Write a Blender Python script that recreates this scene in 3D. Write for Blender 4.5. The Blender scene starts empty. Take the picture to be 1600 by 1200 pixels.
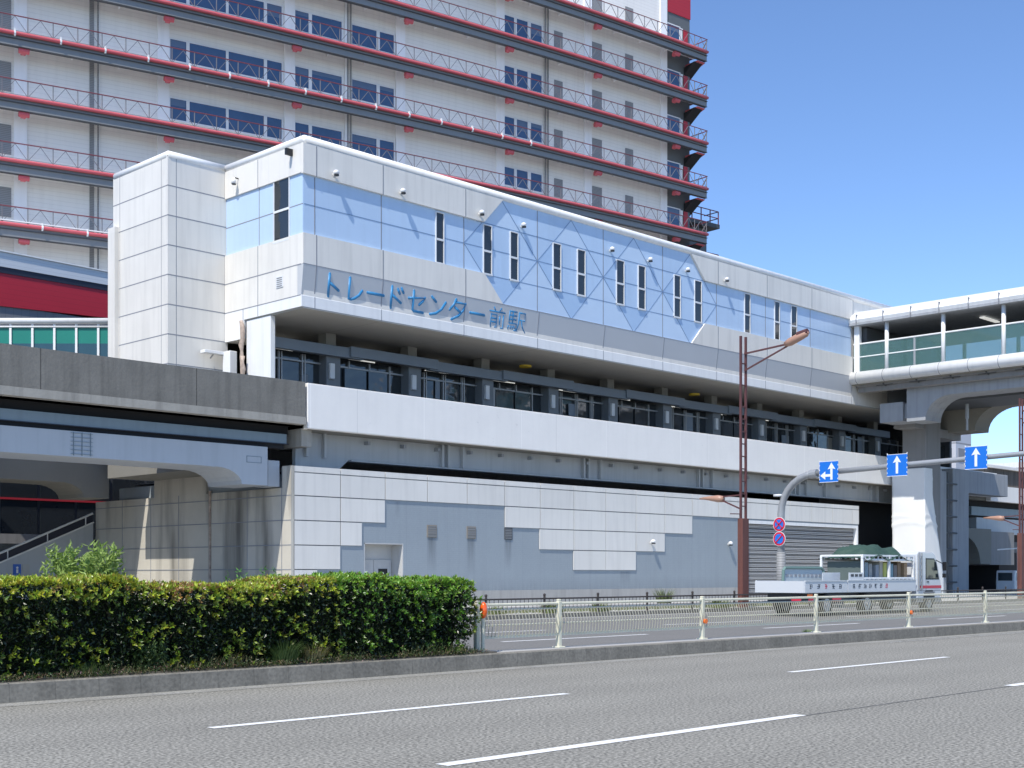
import bpy, bmesh, math, random
from mathutils import Vector, Matrix
random.seed(7)
R = math.radians
scn = bpy.context.scene
COL = scn.collection

# ------------------------------------------------------------------ materials
def nd(nt, t, **kw):
    n = nt.nodes.new(t)
    for k, v in kw.items(): setattr(n, k, v)
    return n
def mth(nt, op, a, b=None, clamp=False):
    n = nt.nodes.new('ShaderNodeMath'); n.operation = op; n.use_clamp = clamp
    for i, x in enumerate((a, b)):
        if x is None: continue
        if isinstance(x, (int, float)): n.inputs[i].default_value = x
        else: nt.links.new(x, n.inputs[i])
    return n.outputs[0]
def mat(name, col, rough=.6, metal=0., var=.12, vs=.8, streak=0., lines=(), bump=0., bs=30., spec=.5, grain=0., gs=60., coat=0., spots=None, ss=3.2, cell=None, drips=(), splash=None, tracks=None):
    """procedural surface: base colour, broad tone variation, vertical dirt streaks, optional joint lines [(axis,pitch,offset,width,dark)]"""
    m = bpy.data.materials.new(name); m.use_nodes = True; nt = m.node_tree; L = nt.links
    b = nt.nodes['Principled BSDF']; b.inputs['Roughness'].default_value = rough; b.inputs['Metallic'].default_value = metal
    b.inputs['Specular IOR Level'].default_value = spec
    b.inputs['Coat Weight'].default_value = coat
    geo = nd(nt, 'ShaderNodeNewGeometry'); pos = geo.outputs['Position']
    n1 = nd(nt, 'ShaderNodeTexNoise'); n1.inputs['Scale'].default_value = vs; n1.inputs['Detail'].default_value = 5
    n1.inputs['Roughness'].default_value = .6
    L.new(pos, n1.inputs['Vector'])
    f = mth(nt, 'MULTIPLY_ADD', n1.outputs[0], 2*var); f.node.inputs[2].default_value = 1-var
    if streak:
        mp = nd(nt, 'ShaderNodeMapping'); mp.inputs['Scale'].default_value = (ss, ss, .22 if ss > 2 else .10); L.new(pos, mp.inputs[0])
        n2 = nd(nt, 'ShaderNodeTexNoise'); n2.inputs['Scale'].default_value = 1.; n2.inputs['Detail'].default_value = 6
        L.new(mp.outputs[0], n2.inputs['Vector'])
        s = mth(nt, 'SUBTRACT', n2.outputs[0], .47); s = mth(nt, 'MULTIPLY', s, 4., True)
        s = mth(nt, 'MULTIPLY', s, -streak); s = mth(nt, 'ADD', s, 1.)
        f = mth(nt, 'MULTIPLY', f, s)
    if grain:
        n3 = nd(nt, 'ShaderNodeTexNoise'); n3.inputs['Scale'].default_value = gs; n3.inputs['Detail'].default_value = 3
        L.new(pos, n3.inputs['Vector'])
        g = mth(nt, 'MULTIPLY_ADD', n3.outputs[0], 4*grain); g.node.inputs[2].default_value = 1-2*grain
        f = mth(nt, 'MULTIPLY', f, g)
    if lines:
        sp = nd(nt, 'ShaderNodeSeparateXYZ'); L.new(pos, sp.inputs[0])
        for ax, pitch, off, wd, dark in lines:
            x = mth(nt, 'SUBTRACT', sp.outputs['XYZ'.index(ax)], off); x = mth(nt, 'DIVIDE', x, pitch)
            x = mth(nt, 'FRACT', mth(nt, 'ADD', x, 1000.)); x = mth(nt, 'LESS_THAN', x, wd/pitch)
            x = mth(nt, 'MULTIPLY', x, -dark); x = mth(nt, 'ADD', x, 1.)
            f = mth(nt, 'MULTIPLY', f, x)
    if drips or splash or tracks:
        sq = nd(nt, 'ShaderNodeSeparateXYZ'); L.new(pos, sq.inputs[0])
        mq = nd(nt, 'ShaderNodeMapping'); mq.inputs['Scale'].default_value = (9, 9, .7); L.new(pos, mq.inputs[0])
        nq = nd(nt, 'ShaderNodeTexNoise'); nq.inputs['Detail'].default_value = 4; nq.inputs['Scale'].default_value = 1; L.new(mq.outputs[0], nq.inputs['Vector'])
    for xc, hw, zt, zl, am in drips:
        a_ = mth(nt, 'ABSOLUTE', mth(nt, 'SUBTRACT', sq.outputs[0], xc)); a_ = mth(nt, 'MULTIPLY', mth(nt, 'SUBTRACT', hw, a_), 6., True)
        b_ = mth(nt, 'SUBTRACT', zt, sq.outputs[2]); c_ = mth(nt, 'GREATER_THAN', b_, 0.); d_ = mth(nt, 'SUBTRACT', 1., mth(nt, 'DIVIDE', b_, zl), True)
        q = mth(nt, 'MULTIPLY', mth(nt, 'MULTIPLY', a_, c_), mth(nt, 'MULTIPLY', d_, nq.outputs[0]))
        f = mth(nt, 'MULTIPLY', f, mth(nt, 'SUBTRACT', 1., mth(nt, 'MULTIPLY', q, am)))
    if splash:
        a_ = mth(nt, 'SUBTRACT', 1., mth(nt, 'DIVIDE', mth(nt, 'SUBTRACT', sq.outputs[2], splash[0]), splash[1]), True)
        f = mth(nt, 'MULTIPLY', f, mth(nt, 'SUBTRACT', 1., mth(nt, 'MULTIPLY', mth(nt, 'MULTIPLY', a_, nq.outputs[0]), splash[2])))
    if tracks:
        a_ = mth(nt, 'SINE', mth(nt, 'MULTIPLY', mth(nt, 'SUBTRACT', sq.outputs[1], tracks[0]), 6.283/tracks[1]))
        f = mth(nt, 'MULTIPLY', f, mth(nt, 'ADD', 1., mth(nt, 'MULTIPLY', a_, tracks[2])))
    if cell:
        sp = nd(nt, 'ShaderNodeSeparateXYZ'); L.new(pos, sp.inputs[0]); cb = nd(nt, 'ShaderNodeCombineXYZ')
        a_ = mth(nt, 'FLOOR', mth(nt, 'DIVIDE', mth(nt, 'SUBTRACT', sp.outputs[0], cell[1]), cell[0])); L.new(a_, cb.inputs[0])
        c_ = mth(nt, 'FLOOR', mth(nt, 'DIVIDE', mth(nt, 'SUBTRACT', sp.outputs[2], cell[3]), cell[2])); L.new(c_, cb.inputs[2])
        wn = nd(nt, 'ShaderNodeTexWhiteNoise'); L.new(cb.outputs[0], wn.inputs['Vector'])
        w_ = mth(nt, 'MULTIPLY_ADD', wn.outputs['Value'], 2*cell[4]); w_.node.inputs[2].default_value = 1-cell[4]
        f = mth(nt, 'MULTIPLY', f, w_)
    if spots:
        n4 = nd(nt, 'ShaderNodeTexNoise'); n4.inputs['Scale'].default_value = spots[0]; n4.inputs['Detail'].default_value = 8
        n4.inputs['Roughness'].default_value = .7
        L.new(pos, n4.inputs['Vector'])
        s = mth(nt, 'SUBTRACT', n4.outputs[0], spots[1]); s = mth(nt, 'MULTIPLY', s, 14., True)
        s = mth(nt, 'MULTIPLY', s, -spots[2]); s = mth(nt, 'ADD', s, 1.); f = mth(nt, 'MULTIPLY', f, s)
    vm = nd(nt, 'ShaderNodeVectorMath', operation='SCALE'); vm.inputs[0].default_value = col[:3]; L.new(f, vm.inputs['Scale'])
    L.new(vm.outputs[0], b.inputs['Base Color'])
    if bump:
        n5 = nd(nt, 'ShaderNodeTexNoise'); n5.inputs['Scale'].default_value = bs; n5.inputs['Detail'].default_value = 4
        L.new(pos, n5.inputs['Vector'])
        bp = nd(nt, 'ShaderNodeBump'); bp.inputs['Strength'].default_value = bump; bp.inputs['Distance'].default_value = .02
        L.new(n5.outputs[0], bp.inputs['Height']); L.new(bp.outputs[0], b.inputs['Normal'])
    return m
def glass(name, col, rough=.04, spec=.8, wav=.15):
    m = mat(name, col, rough, 0, .3, .7, spec=spec)
    nt = m.node_tree; b = nt.nodes['Principled BSDF']
    geo = nd(nt, 'ShaderNodeNewGeometry')
    n5 = nd(nt, 'ShaderNodeTexNoise'); n5.inputs['Scale'].default_value = .9; nt.links.new(geo.outputs['Position'], n5.inputs['Vector'])
    bp = nd(nt, 'ShaderNodeBump'); bp.inputs['Strength'].default_value = wav; bp.inputs['Distance'].default_value = .05
    nt.links.new(n5.outputs[0], bp.inputs['Height']); nt.links.new(bp.outputs[0], b.inputs['Normal'])
    return m
def clear_glass(name, tint, alpha):
    m = bpy.data.materials.new(name); m.use_nodes = True; nt = m.node_tree
    b = nt.nodes['Principled BSDF']; b.inputs['Base Color'].default_value = (*tint, 1); b.inputs['Roughness'].default_value = .05
    b.inputs['Alpha'].default_value = alpha; b.inputs['Specular IOR Level'].default_value = .7
    return m
def emis(name, col, s):
    m = bpy.data.materials.new(name); m.use_nodes = True; b = m.node_tree.nodes['Principled BSDF']
    b.inputs['Base Color'].default_value = (*col, 1); b.inputs['Emission Color'].default_value = (*col, 1); b.inputs['Emission Strength'].default_value = s
    return m
def leafmat(name, rough=.38, trans=.25):
    m = bpy.data.materials.new(name); m.use_nodes = True; nt = m.node_tree; b = nt.nodes['Principled BSDF']
    at = nd(nt, 'ShaderNodeAttribute', attribute_name='col'); nt.links.new(at.outputs['Color'], b.inputs['Base Color'])
    b.inputs['Roughness'].default_value = rough; b.inputs['Specular IOR Level'].default_value = .5
    tr = nd(nt, 'ShaderNodeBsdfTranslucent'); nt.links.new(at.outputs['Color'], tr.inputs['Color'])
    mx = nd(nt, 'ShaderNodeMixShader'); mx.inputs[0].default_value = trans
    nt.links.new(b.outputs[0], mx.inputs[1]); nt.links.new(tr.outputs[0], mx.inputs[2])
    nt.links.new(mx.outputs[0], nt.nodes['Material Output'].inputs['Surface'])
    return m

WX = [('X', 5.22, 38.82, .035, .45)]
M = dict(
 panel   = mat('pale_metal_panel', (.745,.715,.66), .42, 0, .08, .6, streak=.10, cell=(5.22,38.84,1.345,15.15,.035), bump=.12, bs=.7),
 panelL  = mat('pale_wall_panel', (.72,.695,.65), .42, 0, .08, .45, streak=.09, cell=(2.61,39.13,1.08,5.03,.04), bump=.12, bs=.9),
 abut    = mat('stained_shaded_panel', (.55,.515,.445), .6, 0, .22, .45, streak=.72, ss=.75),  # weather stains, made heavier to stand in for shade under the viaduct
 ventc = mat('brown_vent', (.26,.23,.19), .6),
 blindm = mat('half_drawn_blind', (.10,.15,.24), .3),
 joint   = mat('joint_shade', (.10,.105,.115), .8),
 jointL  = mat('pale_joint', (.25,.26,.29), .8),
 blueD = mat('blue_facet_shaded', (.41,.56,.76), .3, 0, .07, .5),
 blueL = mat('blue_facet_lit', (.53,.66,.82), .36, 0, .07, .5),
 jointB  = mat('blue_joint', (.20,.30,.46), .8),
 blue    = mat('light_blue_panel', (.48,.62,.80), .32, 0, .07, .5, streak=.04, cell=(2.61,38.84,1.3,17.8,.035), bump=.15, bs=.6),
 sign    = mat('sign_band_grey', (.52,.53,.54), .45, 0, .05, .5),
 trim    = mat('white_trim', (.80,.80,.79), .4, 0, .05, .7, streak=.08),
 roofing = mat('roof_sheet', (.30,.30,.30), .8),
 soffit  = mat('soffit_board', (.38,.37,.345), .7, 0, .06, .4, lines=[('X',5.22,38.82,.04,.4)]),
 letter  = mat('letter_blue', (.035,.22,.45), .45),
 frame   = mat('window_frame_white', (.72,.73,.74), .4),
 dglass  = glass('dark_window_glass', (.02,.024,.028)),
 bglass  = glass('blue_window_glass', (.035,.075,.16), .05, 1., .25),
 plat    = glass('platform_glass', (.035,.042,.048), .05, .9, .5),
 steelb  = mat('platform_beam_steel', (.20,.24,.29), .5, 0, .1),
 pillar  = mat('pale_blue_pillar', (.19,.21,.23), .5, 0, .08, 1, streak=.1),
 pillarU = mat('beige_pillar_head', (.30,.29,.26), .7),
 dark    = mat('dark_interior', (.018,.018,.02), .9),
 darkg   = mat('dark_grey_steel', (.07,.075,.08), .6),
 slab    = mat('painted_concrete', (.85,.82,.775), .75, 0, .07, .6, streak=.03, lines=[('X',6.6,41.2,.03,-.16),('X',13.2,37.2,.02,.25)], bump=.3, bs=6, spots=(2.2,.66,.22)),
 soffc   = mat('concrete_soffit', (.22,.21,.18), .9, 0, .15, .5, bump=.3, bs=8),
 girder  = mat('girder_paint', (.46,.47,.47), .55, 0, .10, .6, streak=.12),
 girdL   = mat('viaduct_girder_paint', (.44,.47,.50), .5, 0, .06, .5, streak=.08),
 girdU   = mat('viaduct_girder_teal', (.20,.26,.30), .5, 0, .07, .5, streak=.1),
 conc    = mat('stained_parapet_concrete', (.20,.19,.168), .9, 0, .25, 1.1, streak=.26, grain=.08, gs=14, bump=.6, bs=9, lines=[('X',6.6,28.9,.035,.7)]),
 lip     = mat('parapet_lip_concrete', (.36,.34,.30), .9, 0, .2, 1.2, streak=.25, bump=.5, bs=9),
 concP   = mat('plinth_concrete', (.40,.39,.37), .9, 0, .15, 1.0, streak=.2, bump=.4, bs=12),
 pier    = mat('pier_concrete', (.25,.245,.24), .85, 0, .12, .6, streak=.15, bump=.2, bs=8),
 pierB   = mat('grey_wrapped_pier', (.33,.345,.365), .8, 0, .12, .7, streak=.18, bump=.5, bs=1.5),
 tarp    = mat('white_tarpaulin', (.80,.80,.79), .6, 0, .06, .8, bump=.6, bs=1.2),
 blueW   = mat('blue_grey_tiles', (.30,.34,.37), .6, 0, .07, .5, streak=.05, lines=[('X',1.305,36.55,.018,.10),('Z',.1,0,.01,.08)], grain=.05, gs=25, drips=[(42.05,.33,3.36,1.7,.75),(44.65,.33,3.36,1.9,.75),(47.25,.3,3.36,1.6,.7),(39.9,.2,5.0,.9,.4),(56.5,.5,1.74,.8,.4)], splash=(.6,.9,.35)),
 shutter = mat('shutter_slats', (.42,.41,.40), .5, .1, .08, .8, lines=[('Z',.27,.1,.07,.72)]),
 door    = mat('door_paint', (.52,.52,.51), .5, 0, .06, 1, streak=.1),
 asphalt = mat('asphalt', (.245,.235,.205), .92, 0, .16, .30, grain=.95, gs=30, tracks=(8.6,1.83,.03), bump=.3, bs=80, spec=.3, spots=(1.3,.70,.12)),
 asphalt2= mat('far_asphalt', (.18,.175,.165), .92, 0, .12, .4, grain=.25, gs=18, bump=.5, bs=30, spec=.3),
 ground  = mat('far_ground', (.16,.155,.15), .95, 0, .2, .05),
 pave    = mat('pavement', (.46,.45,.42), .9, 0, .12, 1, lines=[('X',.6,0,.012,.25),('Y',.6,0,.012,.25)]),
 kerb    = mat('kerb_stone', (.205,.19,.16), .9, 0, .32, 1.3, streak=.25, grain=.25, gs=20, lines=[('X',.6,0,.016,.22)], bump=.25, bs=20),
 soil    = mat('median_soil', (.13,.115,.09), .95, 0, .3, 3, grain=.2, gs=30, bump=1, bs=25),
 paint   = mat('road_paint', (.78,.78,.76), .7, 0, .06, 3, grain=.10, gs=25, spots=(7.,.63,.40)),
 paintW  = mat('worn_road_paint', (.42,.42,.40), .8, 0, .2, 3, grain=.2, gs=25, spots=(5.,.52,.6)),
 tsid    = mat('tower_siding', (.82,.80,.76), .6, 0, .06, .2, streak=.05, lines=[('Z',.30,0,.045,.09)]),
 tpil    = mat('tower_pilaster', (.86,.86,.86), .55, 0, .04, .3, streak=.06),
 tbeam   = mat('balcony_beam', (.235,.24,.245), .55, 0, .08, .5, streak=.06),
 tred    = mat('red_pipe_paint', (.60,.11,.13), .45, 0, .10, .6),
 tredD   = mat('dark_red_rail', (.19,.04,.052), .5, 0, .1),
 tredB   = mat('red_cladding', (.42,.022,.035), .5, 0, .06, .4, lines=[('Z',.3,0,.03,.15)]),
 tgrey   = mat('grey_louver', (.27,.275,.28), .6, 0, .06, 1, lines=[('Z',.12,0,.04,.35)]),
 tdark   = mat('grey_recess_panel', (.12,.13,.135), .6, 0, .05),
 railg   = mat('thin_grey_rail', (.20,.19,.20), .5, var=.03),
 redclad = mat('red_podium_cladding', (.47,.018,.035), .5, 0, .07, .3, lines=[('Z',.3,0,.02,.2)]),
 navy    = mat('navy_stripe', (.018,.022,.04), .5),
 podium  = mat('podium_siding', (.60,.63,.66), .5, 0, .06, .3, lines=[('Z',.22,0,.03,.14)]),
 podg    = mat('podium_grey', (.19,.20,.22), .6, 0, .06, .4, lines=[('X',.5,0,.03,.2)]),
 teal    = mat('teal_panel', (.01,.20,.15), .4, 0, .1, .4),
 white   = mat('white_paint', (.78,.78,.77), .4, 0, .04, 1),
 rust    = mat('brown_lamp_paint', (.105,.037,.036), .55, 0, .15, 3, streak=.15),
 rust2   = mat('brown_lamp_base', (.15,.055,.042), .6, 0, .2, 1.5, streak=.35),
 lens    = mat('lamp_lens', (.42,.24,.17), .4),
 galv    = mat('galvanised_pole', (.36,.37,.38), .42, .3, .08, 2),
 black   = mat('black_plastic', (.012,.012,.014), .5),
 cream   = mat('cream_fence_paint', (.66,.635,.50), .5, 0, .1, 2, streak=.15),
 creamD  = mat('cream_mesh_paint', (.42,.405,.32), .55, 0, .1, 3),
 fdark   = mat('dark_brown_rail', (.05,.04,.035), .5),
 orange  = mat('orange_reflector', (.85,.17,.02), .25, coat=.5),
 orangeB = mat('orange_lamp', (.85,.12,.01), .25, coat=.6),
 sblue   = mat('sign_blue', (.010,.16,.62), .35, var=.03),
 swhite  = mat('sign_white', (.80,.81,.83), .35, var=.02),
 sred    = mat('sign_red', (.55,.02,.05), .35),
 yellow  = mat('yellow_plate', (.62,.42,.02), .5),
 red     = mat('red_plastic', (.6,.02,.02), .45),
 truckw  = mat('truck_white', (.60,.62,.64), .25, 0, .03, 1, coat=.5),
 truckd  = mat('truck_chassis', (.05,.05,.055), .6),
 tyre    = mat('tyre_rubber', (.02,.02,.02), .85),
 rim     = mat('wheel_rim', (.35,.35,.36), .35, .6),
 greenF  = mat('green_grey_frame', (.16,.25,.22), .5),
 meshw   = mat('pale_tail_board', (.50,.55,.56), .5),
 tarpG   = mat('green_tarpaulin', (.035,.075,.055), .65, 0, .4, 3, bump=1., bs=5),
 wood    = mat('wood_boards', (.34,.22,.12), .8, 0, .3, 3),
 glight  = emis('lit_tube', (.95,.95,.9), .6),
 vglass  = glass('car_glass', (.02,.03,.035)),
 pglass  = clear_glass('footbridge_glass', (.10,.20,.19), .55),
 leaf    = leafmat('hedge_leaves', .33, .2),
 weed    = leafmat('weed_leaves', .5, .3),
 stem    = mat('brown_stems', (.06,.045,.03), .9),
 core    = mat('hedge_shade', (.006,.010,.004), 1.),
 farw    = mat('far_white_building', (.55,.56,.60), .7, 0, .05, .3, lines=[('Z',4.2,.3,.18,.45)]),
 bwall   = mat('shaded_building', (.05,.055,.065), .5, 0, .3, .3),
 rustpipe= mat('rusty_wrap', (.42,.33,.27), .8, 0, .75, 6),
 bluepl  = mat('small_blue_plate', (.02,.12,.5), .4),
)

# ------------------------------------------------------------------ mesh builder
SPLIT = set('stems cross_head upper_fascia lower_fascia door_leaf stiffener cross_beam louver bracket ceiling_lamp rear_window yellow_plate blue_facet pilaster drainpipe white_pipe hanger joint_ring pipe_clamp rung red_reflector girder window_band side_pier roof_lamp rear_girder shop_window'.split())
class MB:
    def __init__(s): s.v = []; s.f = []; s.mi = []; s.cur = 0
    def mi_(s, i): s.cur = i; return s
    def face(s, idx): s.f.append(tuple(idx)); s.mi.append(s.cur)
    def quad(s, *p):
        n = len(s.v); s.v += [tuple(q) for q in p]; s.face(range(n, n+len(p))); return s
    def box(s, x0, x1, y0, y1, z0, z1, nx=1):
        n = len(s.v)
        for i in range(nx+1):
            x = x0+(x1-x0)*i/nx
            s.v += [(x,y0,z0),(x,y1,z0),(x,y1,z1),(x,y0,z1)]
        s.face((n, n+1, n+2, n+3)); e = n+4*nx; s.face((e+3, e+2, e+1, e))
        for i in range(nx):
            a = n+4*i
            for k in range(4):
                k2 = (k+1) % 4; s.face((a+k, a+4+k, a+4+k2, a+k2))
        return s
    def prism(s, poly, ax, a, b):
        """extrude a polygon; ax='X': poly in (y,z), 'Y': poly in (x,z), 'Z': poly in (x,y)"""
        n = len(s.v); k = len(poly)
        for t in (a, b):
            for p, q in poly:
                s.v.append({'X': (t,p,q), 'Y': (p,t,q), 'Z': (p,q,t)}[ax])
        s.face(range(n, n+k)); s.face(range(n+2*k-1, n+k-1, -1))
        for i in range(k):
            j = (i+1) % k; s.face((n+i, n+k+i, n+k+j, n+j))
        return s
    def tube(s, pts, r, n=8, cap=True):
        pts = [Vector(p) for p in pts]; rs = r if isinstance(r, (list, tuple)) else [r]*len(pts)
        base = len(s.v); up = None
        for i, p in enumerate(pts):
            if i == 0: d = pts[1]-p
            elif i == len(pts)-1: d = p-pts[i-1]
            else: d = (pts[i+1]-p).normalized()+(p-pts[i-1]).normalized()
            d.normalize()
            if up is None:
                up = Vector((0,0,1)) if abs(d.z) < .9 else Vector((0,1,0))
            u = d.cross(up).normalized(); w = u.cross(d).normalized(); up = w
            for k in range(n):
                a = 2*math.pi*(k+.5)/n; s.v.append(tuple(p+(u*math.cos(a)+w*math.sin(a))*rs[i]))
        for i in range(len(pts)-1):
            for k in range(n):
                a = base+i*n; k2 = (k+1) % n; s.face((a+k, a+k2, a+n+k2, a+n+k))
        if cap:
            s.face([base+k for k in range(n)][::-1]); e = base+(len(pts)-1)*n; s.face([e+k for k in range(n)])
        return s
    def bar(s, a, b, w, h=None):
        """rectangular bar from a to b"""
        h = h or w; a = Vector(a); b = Vector(b); d = (b-a).normalized()
        up = Vector((0,0,1)) if abs(d.z) < .9 else Vector((0,1,0))
        u = d.cross(up).normalized()*w/2; v = u.cross(d).normalized()*h/2
        n = len(s.v)
        for p in (a, b):
            s.v += [tuple(p+u+v), tuple(p-u+v), tuple(p-u-v), tuple(p+u-v)]
        s.face((n,n+1,n+2,n+3)); s.face((n+7,n+6,n+5,n+4))
        for k in range(4): k2 = (k+1) % 4; s.face((n+k, n+4+k, n+4+k2, n+k2))
        return s
    def sphere(s, c, r, nu=12, nv=8, sc=(1,1,1)):
        b = len(s.v)
        for j in range(nv+1):
            t = math.pi*j/nv
            for i in range(nu):
                a = 2*math.pi*i/nu
                s.v.append((c[0]+r*sc[0]*math.sin(t)*math.cos(a), c[1]+r*sc[1]*math.sin(t)*math.sin(a), c[2]+r*sc[2]*math.cos(t)))
        for j in range(nv):
            for i in range(nu):
                i2 = (i+1) % nu; s.face((b+j*nu+i, b+j*nu+i2, b+(j+1)*nu+i2, b+(j+1)*nu+i))
        return s
    def disc(s, c, r, ax, t=.02, n=24):
        """short cylinder whose axis is ax"""
        poly = [(r*math.cos(2*math.pi*k/n), r*math.sin(2*math.pi*k/n)) for k in range(n)]
        o = {'X': (c[1], c[2]), 'Y': (c[0], c[2]), 'Z': (c[0], c[1])}[ax]; k = 'XYZ'.index(ax)
        return s.prism([(p+o[0], q+o[1]) for p, q in poly], ax, c[k]-t/2, c[k]+t/2)
    def map(s, fn): s.v = [tuple(fn(*p)) for p in s.v]; return s
    def parts(s):
        par = list(range(len(s.v)))
        def fd(a):
            while par[a] != a: par[a] = par[par[a]]; a = par[a]
            return a
        for f in s.f:
            for q in f[1:]:
                a, b_ = fd(f[0]), fd(q)
                if a != b_: par[a] = b_
        g = {}
        for i, f in enumerate(s.f): g.setdefault(fd(f[0]), []).append(i)
        out = []
        for fs in g.values():
            vs = sorted({q for i in fs for q in s.f[i]})
            lo = [min(s.v[q][k] for q in vs)-.02 for k in range(3)]; hi = [max(s.v[q][k] for q in vs)+.02 for k in range(3)]
            out.append([fs, lo, hi])
        ch = True
        while ch:
            ch = False
            for i in range(len(out)):
                for j in range(i+1, len(out)):
                    if all(out[i][1][k] <= out[j][2][k] and out[j][1][k] <= out[i][2][k] for k in range(3)):
                        out[i] = [out[i][0]+out[j][0], [min(a,b_) for a,b_ in zip(out[i][1],out[j][1])], [max(a,b_) for a,b_ in zip(out[i][2],out[j][2])]]
                        del out[j]; ch = True; break
                if ch: break
        res = []
        for fs, _, _ in out:
            m = MB(); idx = {}
            for i in fs:
                f = []
                for q in s.f[i]:
                    if q not in idx: idx[q] = len(m.v); m.v.append(s.v[q])
                    f.append(idx[q])
                m.f.append(tuple(f)); m.mi.append(s.mi[i])
            res.append(m)
        return res
    def build(s, name, mats, parent=None, origin=None, smooth=False, bevel=0, colors=None, _one=False):
        if name in SPLIT and parent is not None and not _one:
            obs = [m.build(name, mats, parent, origin, smooth, bevel, colors, True) for m in s.parts()]
            return obs[0]
        me = bpy.data.meshes.new(name)
        o = Vector((0,0,0))
        if parent is not None:
            q = parent
            while q is not None: o += q.location; q = q.parent
        if origin is not None and parent is None: o = Vector(origin)
        me.from_pydata([(x-o.x, y-o.y, z-o.z) for x, y, z in s.v], [], s.f)
        mats = mats if isinstance(mats, (list, tuple)) else [mats]
        for m in mats: me.materials.append(m)
        for p, i in zip(me.polygons, s.mi): p.material_index = i
        if colors is None:
            bm = bmesh.new(); bm.from_mesh(me)
            bmesh.ops.remove_doubles(bm, verts=bm.verts, dist=1e-5) if smooth else None
            bmesh.ops.recalc_face_normals(bm, faces=bm.faces); bm.to_mesh(me); bm.free()
        else:
            ca = me.color_attributes.new('col', 'FLOAT_COLOR', 'POINT')
            ca.data.foreach_set('color', [c for q in colors for c in (*q, 1.)])
        if smooth:
            for p in me.polygons: p.use_smooth = True
        ob = bpy.data.objects.new(name, me); COL.objects.link(ob)
        if parent is not None: ob.parent = parent
        elif origin is not None: ob.location = o
        if bevel:
            b = ob.modifiers.new('b', 'BEVEL'); b.width = bevel; b.segments = 2; b.limit_method = 'ANGLE'; b.angle_limit = R(40)
        return ob
def tag(o, label=None, cat=None, group=None, kind=None):
    if label: o['label'] = label
    if cat: o['category'] = cat
    if group: o['group'] = group
    if kind: o['kind'] = kind
    return o
def thing(name, loc, label, cat, group=None):
    o = bpy.data.objects.new(name, None); COL.objects.link(o); o.location = loc; o.empty_display_size = .3
    return tag(o, label, cat, group)
def struct(mb, name, m): return tag(mb.build(name, m), kind='structure')
def copytree(o, parent=None):
    c = o.copy(); COL.objects.link(c); c.parent = parent
    for ch in list(o.children): copytree(ch, c)
    return c
def strip_line(mb, pts, w, y, t=.01):
    """thin joint strip on the plane y along (x,z) points"""
    for (x0,z0),(x1,z1) in zip(pts[:-1], pts[1:]):
        dx, dz = x1-x0, z1-z0; l = math.hypot(dx,dz); nx, nz = -dz/l*w/2, dx/l*w/2
        mb.prism([(x0+nx,z0+nz),(x1+nx,z1+nz),(x1-nx,z1-nz),(x0-nx,z0-nz)], 'Y', y-t, y)

# ------------------------------------------------------------------ ground and roads
g = MB(); g.quad((-900,-900,-.03),(2600,-900,-.03),(2600,2600,-.03),(-900,2600,-.03)); struct(g, 'ground', M['ground'])
g = MB(); g.quad((-60,-9,0),(260,-9,0),(260,17.2,0),(-60,17.2,0)); struct(g, 'road', M['asphalt'])
g = MB(); g.quad((-60,17.2,.001),(260,17.2,.001),(260,33.0,.001),(-60,33.0,.001)); struct(g, 'far_road', M['asphalt2'])
g = MB(); g.box(-60,260,33.0,62,-.02,.13); struct(g, 'pavement', M['pave'])
g = MB(); g.box(-60,260,32.8,33.0,-.02,.15); struct(g, 'far_kerb', M['kerb'])
g = MB()
g.prism([(15.85,0),(15.87,.235),(15.89,.25),(16.05,.25),(16.05,0)], 'X', -30, 120)
g.box(-30,15.9,17.85,18.0,0,.24); g.box(15.9,120,16.62,16.76,0,.24)
struct(g, 'median_kerb', M['kerb'])
g = MB(); g.quad((16,16.8,.006),(120,16.8,.006),(120,17.25,.006),(16,17.25,.006)); struct(g, 'road_gutter', M['concP'])
g = MB(); g.quad((-60,15.45,.0035),(160,15.45,.0035),(160,15.85,.0035),(-60,15.85,.0035)); struct(g, 'road_gutter', mat('gutter_dust', (.27,.262,.235), .95, 0, .3, 1.2, grain=.6, gs=40))
g = MB(); g.box(-30,15.9,16.05,17.85,0,.27); struct(g, 'median_ground', M['soil'])
g = MB(); g.box(15.9,120,16.05,16.62,0,.245); struct(g, 'median_pavement', M['concP'])
def dash(name, x0, x1, y, m, w=.15, z=.005):
    g = MB(); g.quad((x0,y-w/2,z),(x1,y-w/2,z),(x1,y+w/2,z),(x0,y+w/2,z)); return struct(g, name, m)
for k in range(-1,6):
    dash('road_marking', 7.5+10.9*k, 13.0+10.9*k, 11.8, M['paint'], .14)
    dash('road_marking', 7.4+10.95*k, 12.9+10.95*k, 8.13, M['paint'], .16)
    dash('road_marking', 10.95+10.9*k, 16.4+10.9*k, 21.9, M['paint'], .15, .006)
    dash('road_marking', 10.95+10.9*k, 16.4+10.9*k, 25.6, M['paint'], .15, .006)
g = MB(); g.quad((12.9,8.05,.004),(60,8.3,.004),(60,8.33,.004),(12.9,8.075,.004)); struct(g, 'road_marking', mat('road_seam', (.12,.12,.12), .95, 0, .4, 2))
for k in range(30):
    x = 4+k*.72
    if k % 5 != 3: dash('road_marking', x, x+random.uniform(.25,.62), 15.62, M['paintW'], random.uniform(.03,.07))
dash('road_marking', -30, 100, 18.0, M['paint'], .15, .006); dash('road_marking', -30, 100, 32.2, M['paint'], .15, .006)
dash('road_marking', 28, 100, 15.3, M['paintW'], .08)

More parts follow.
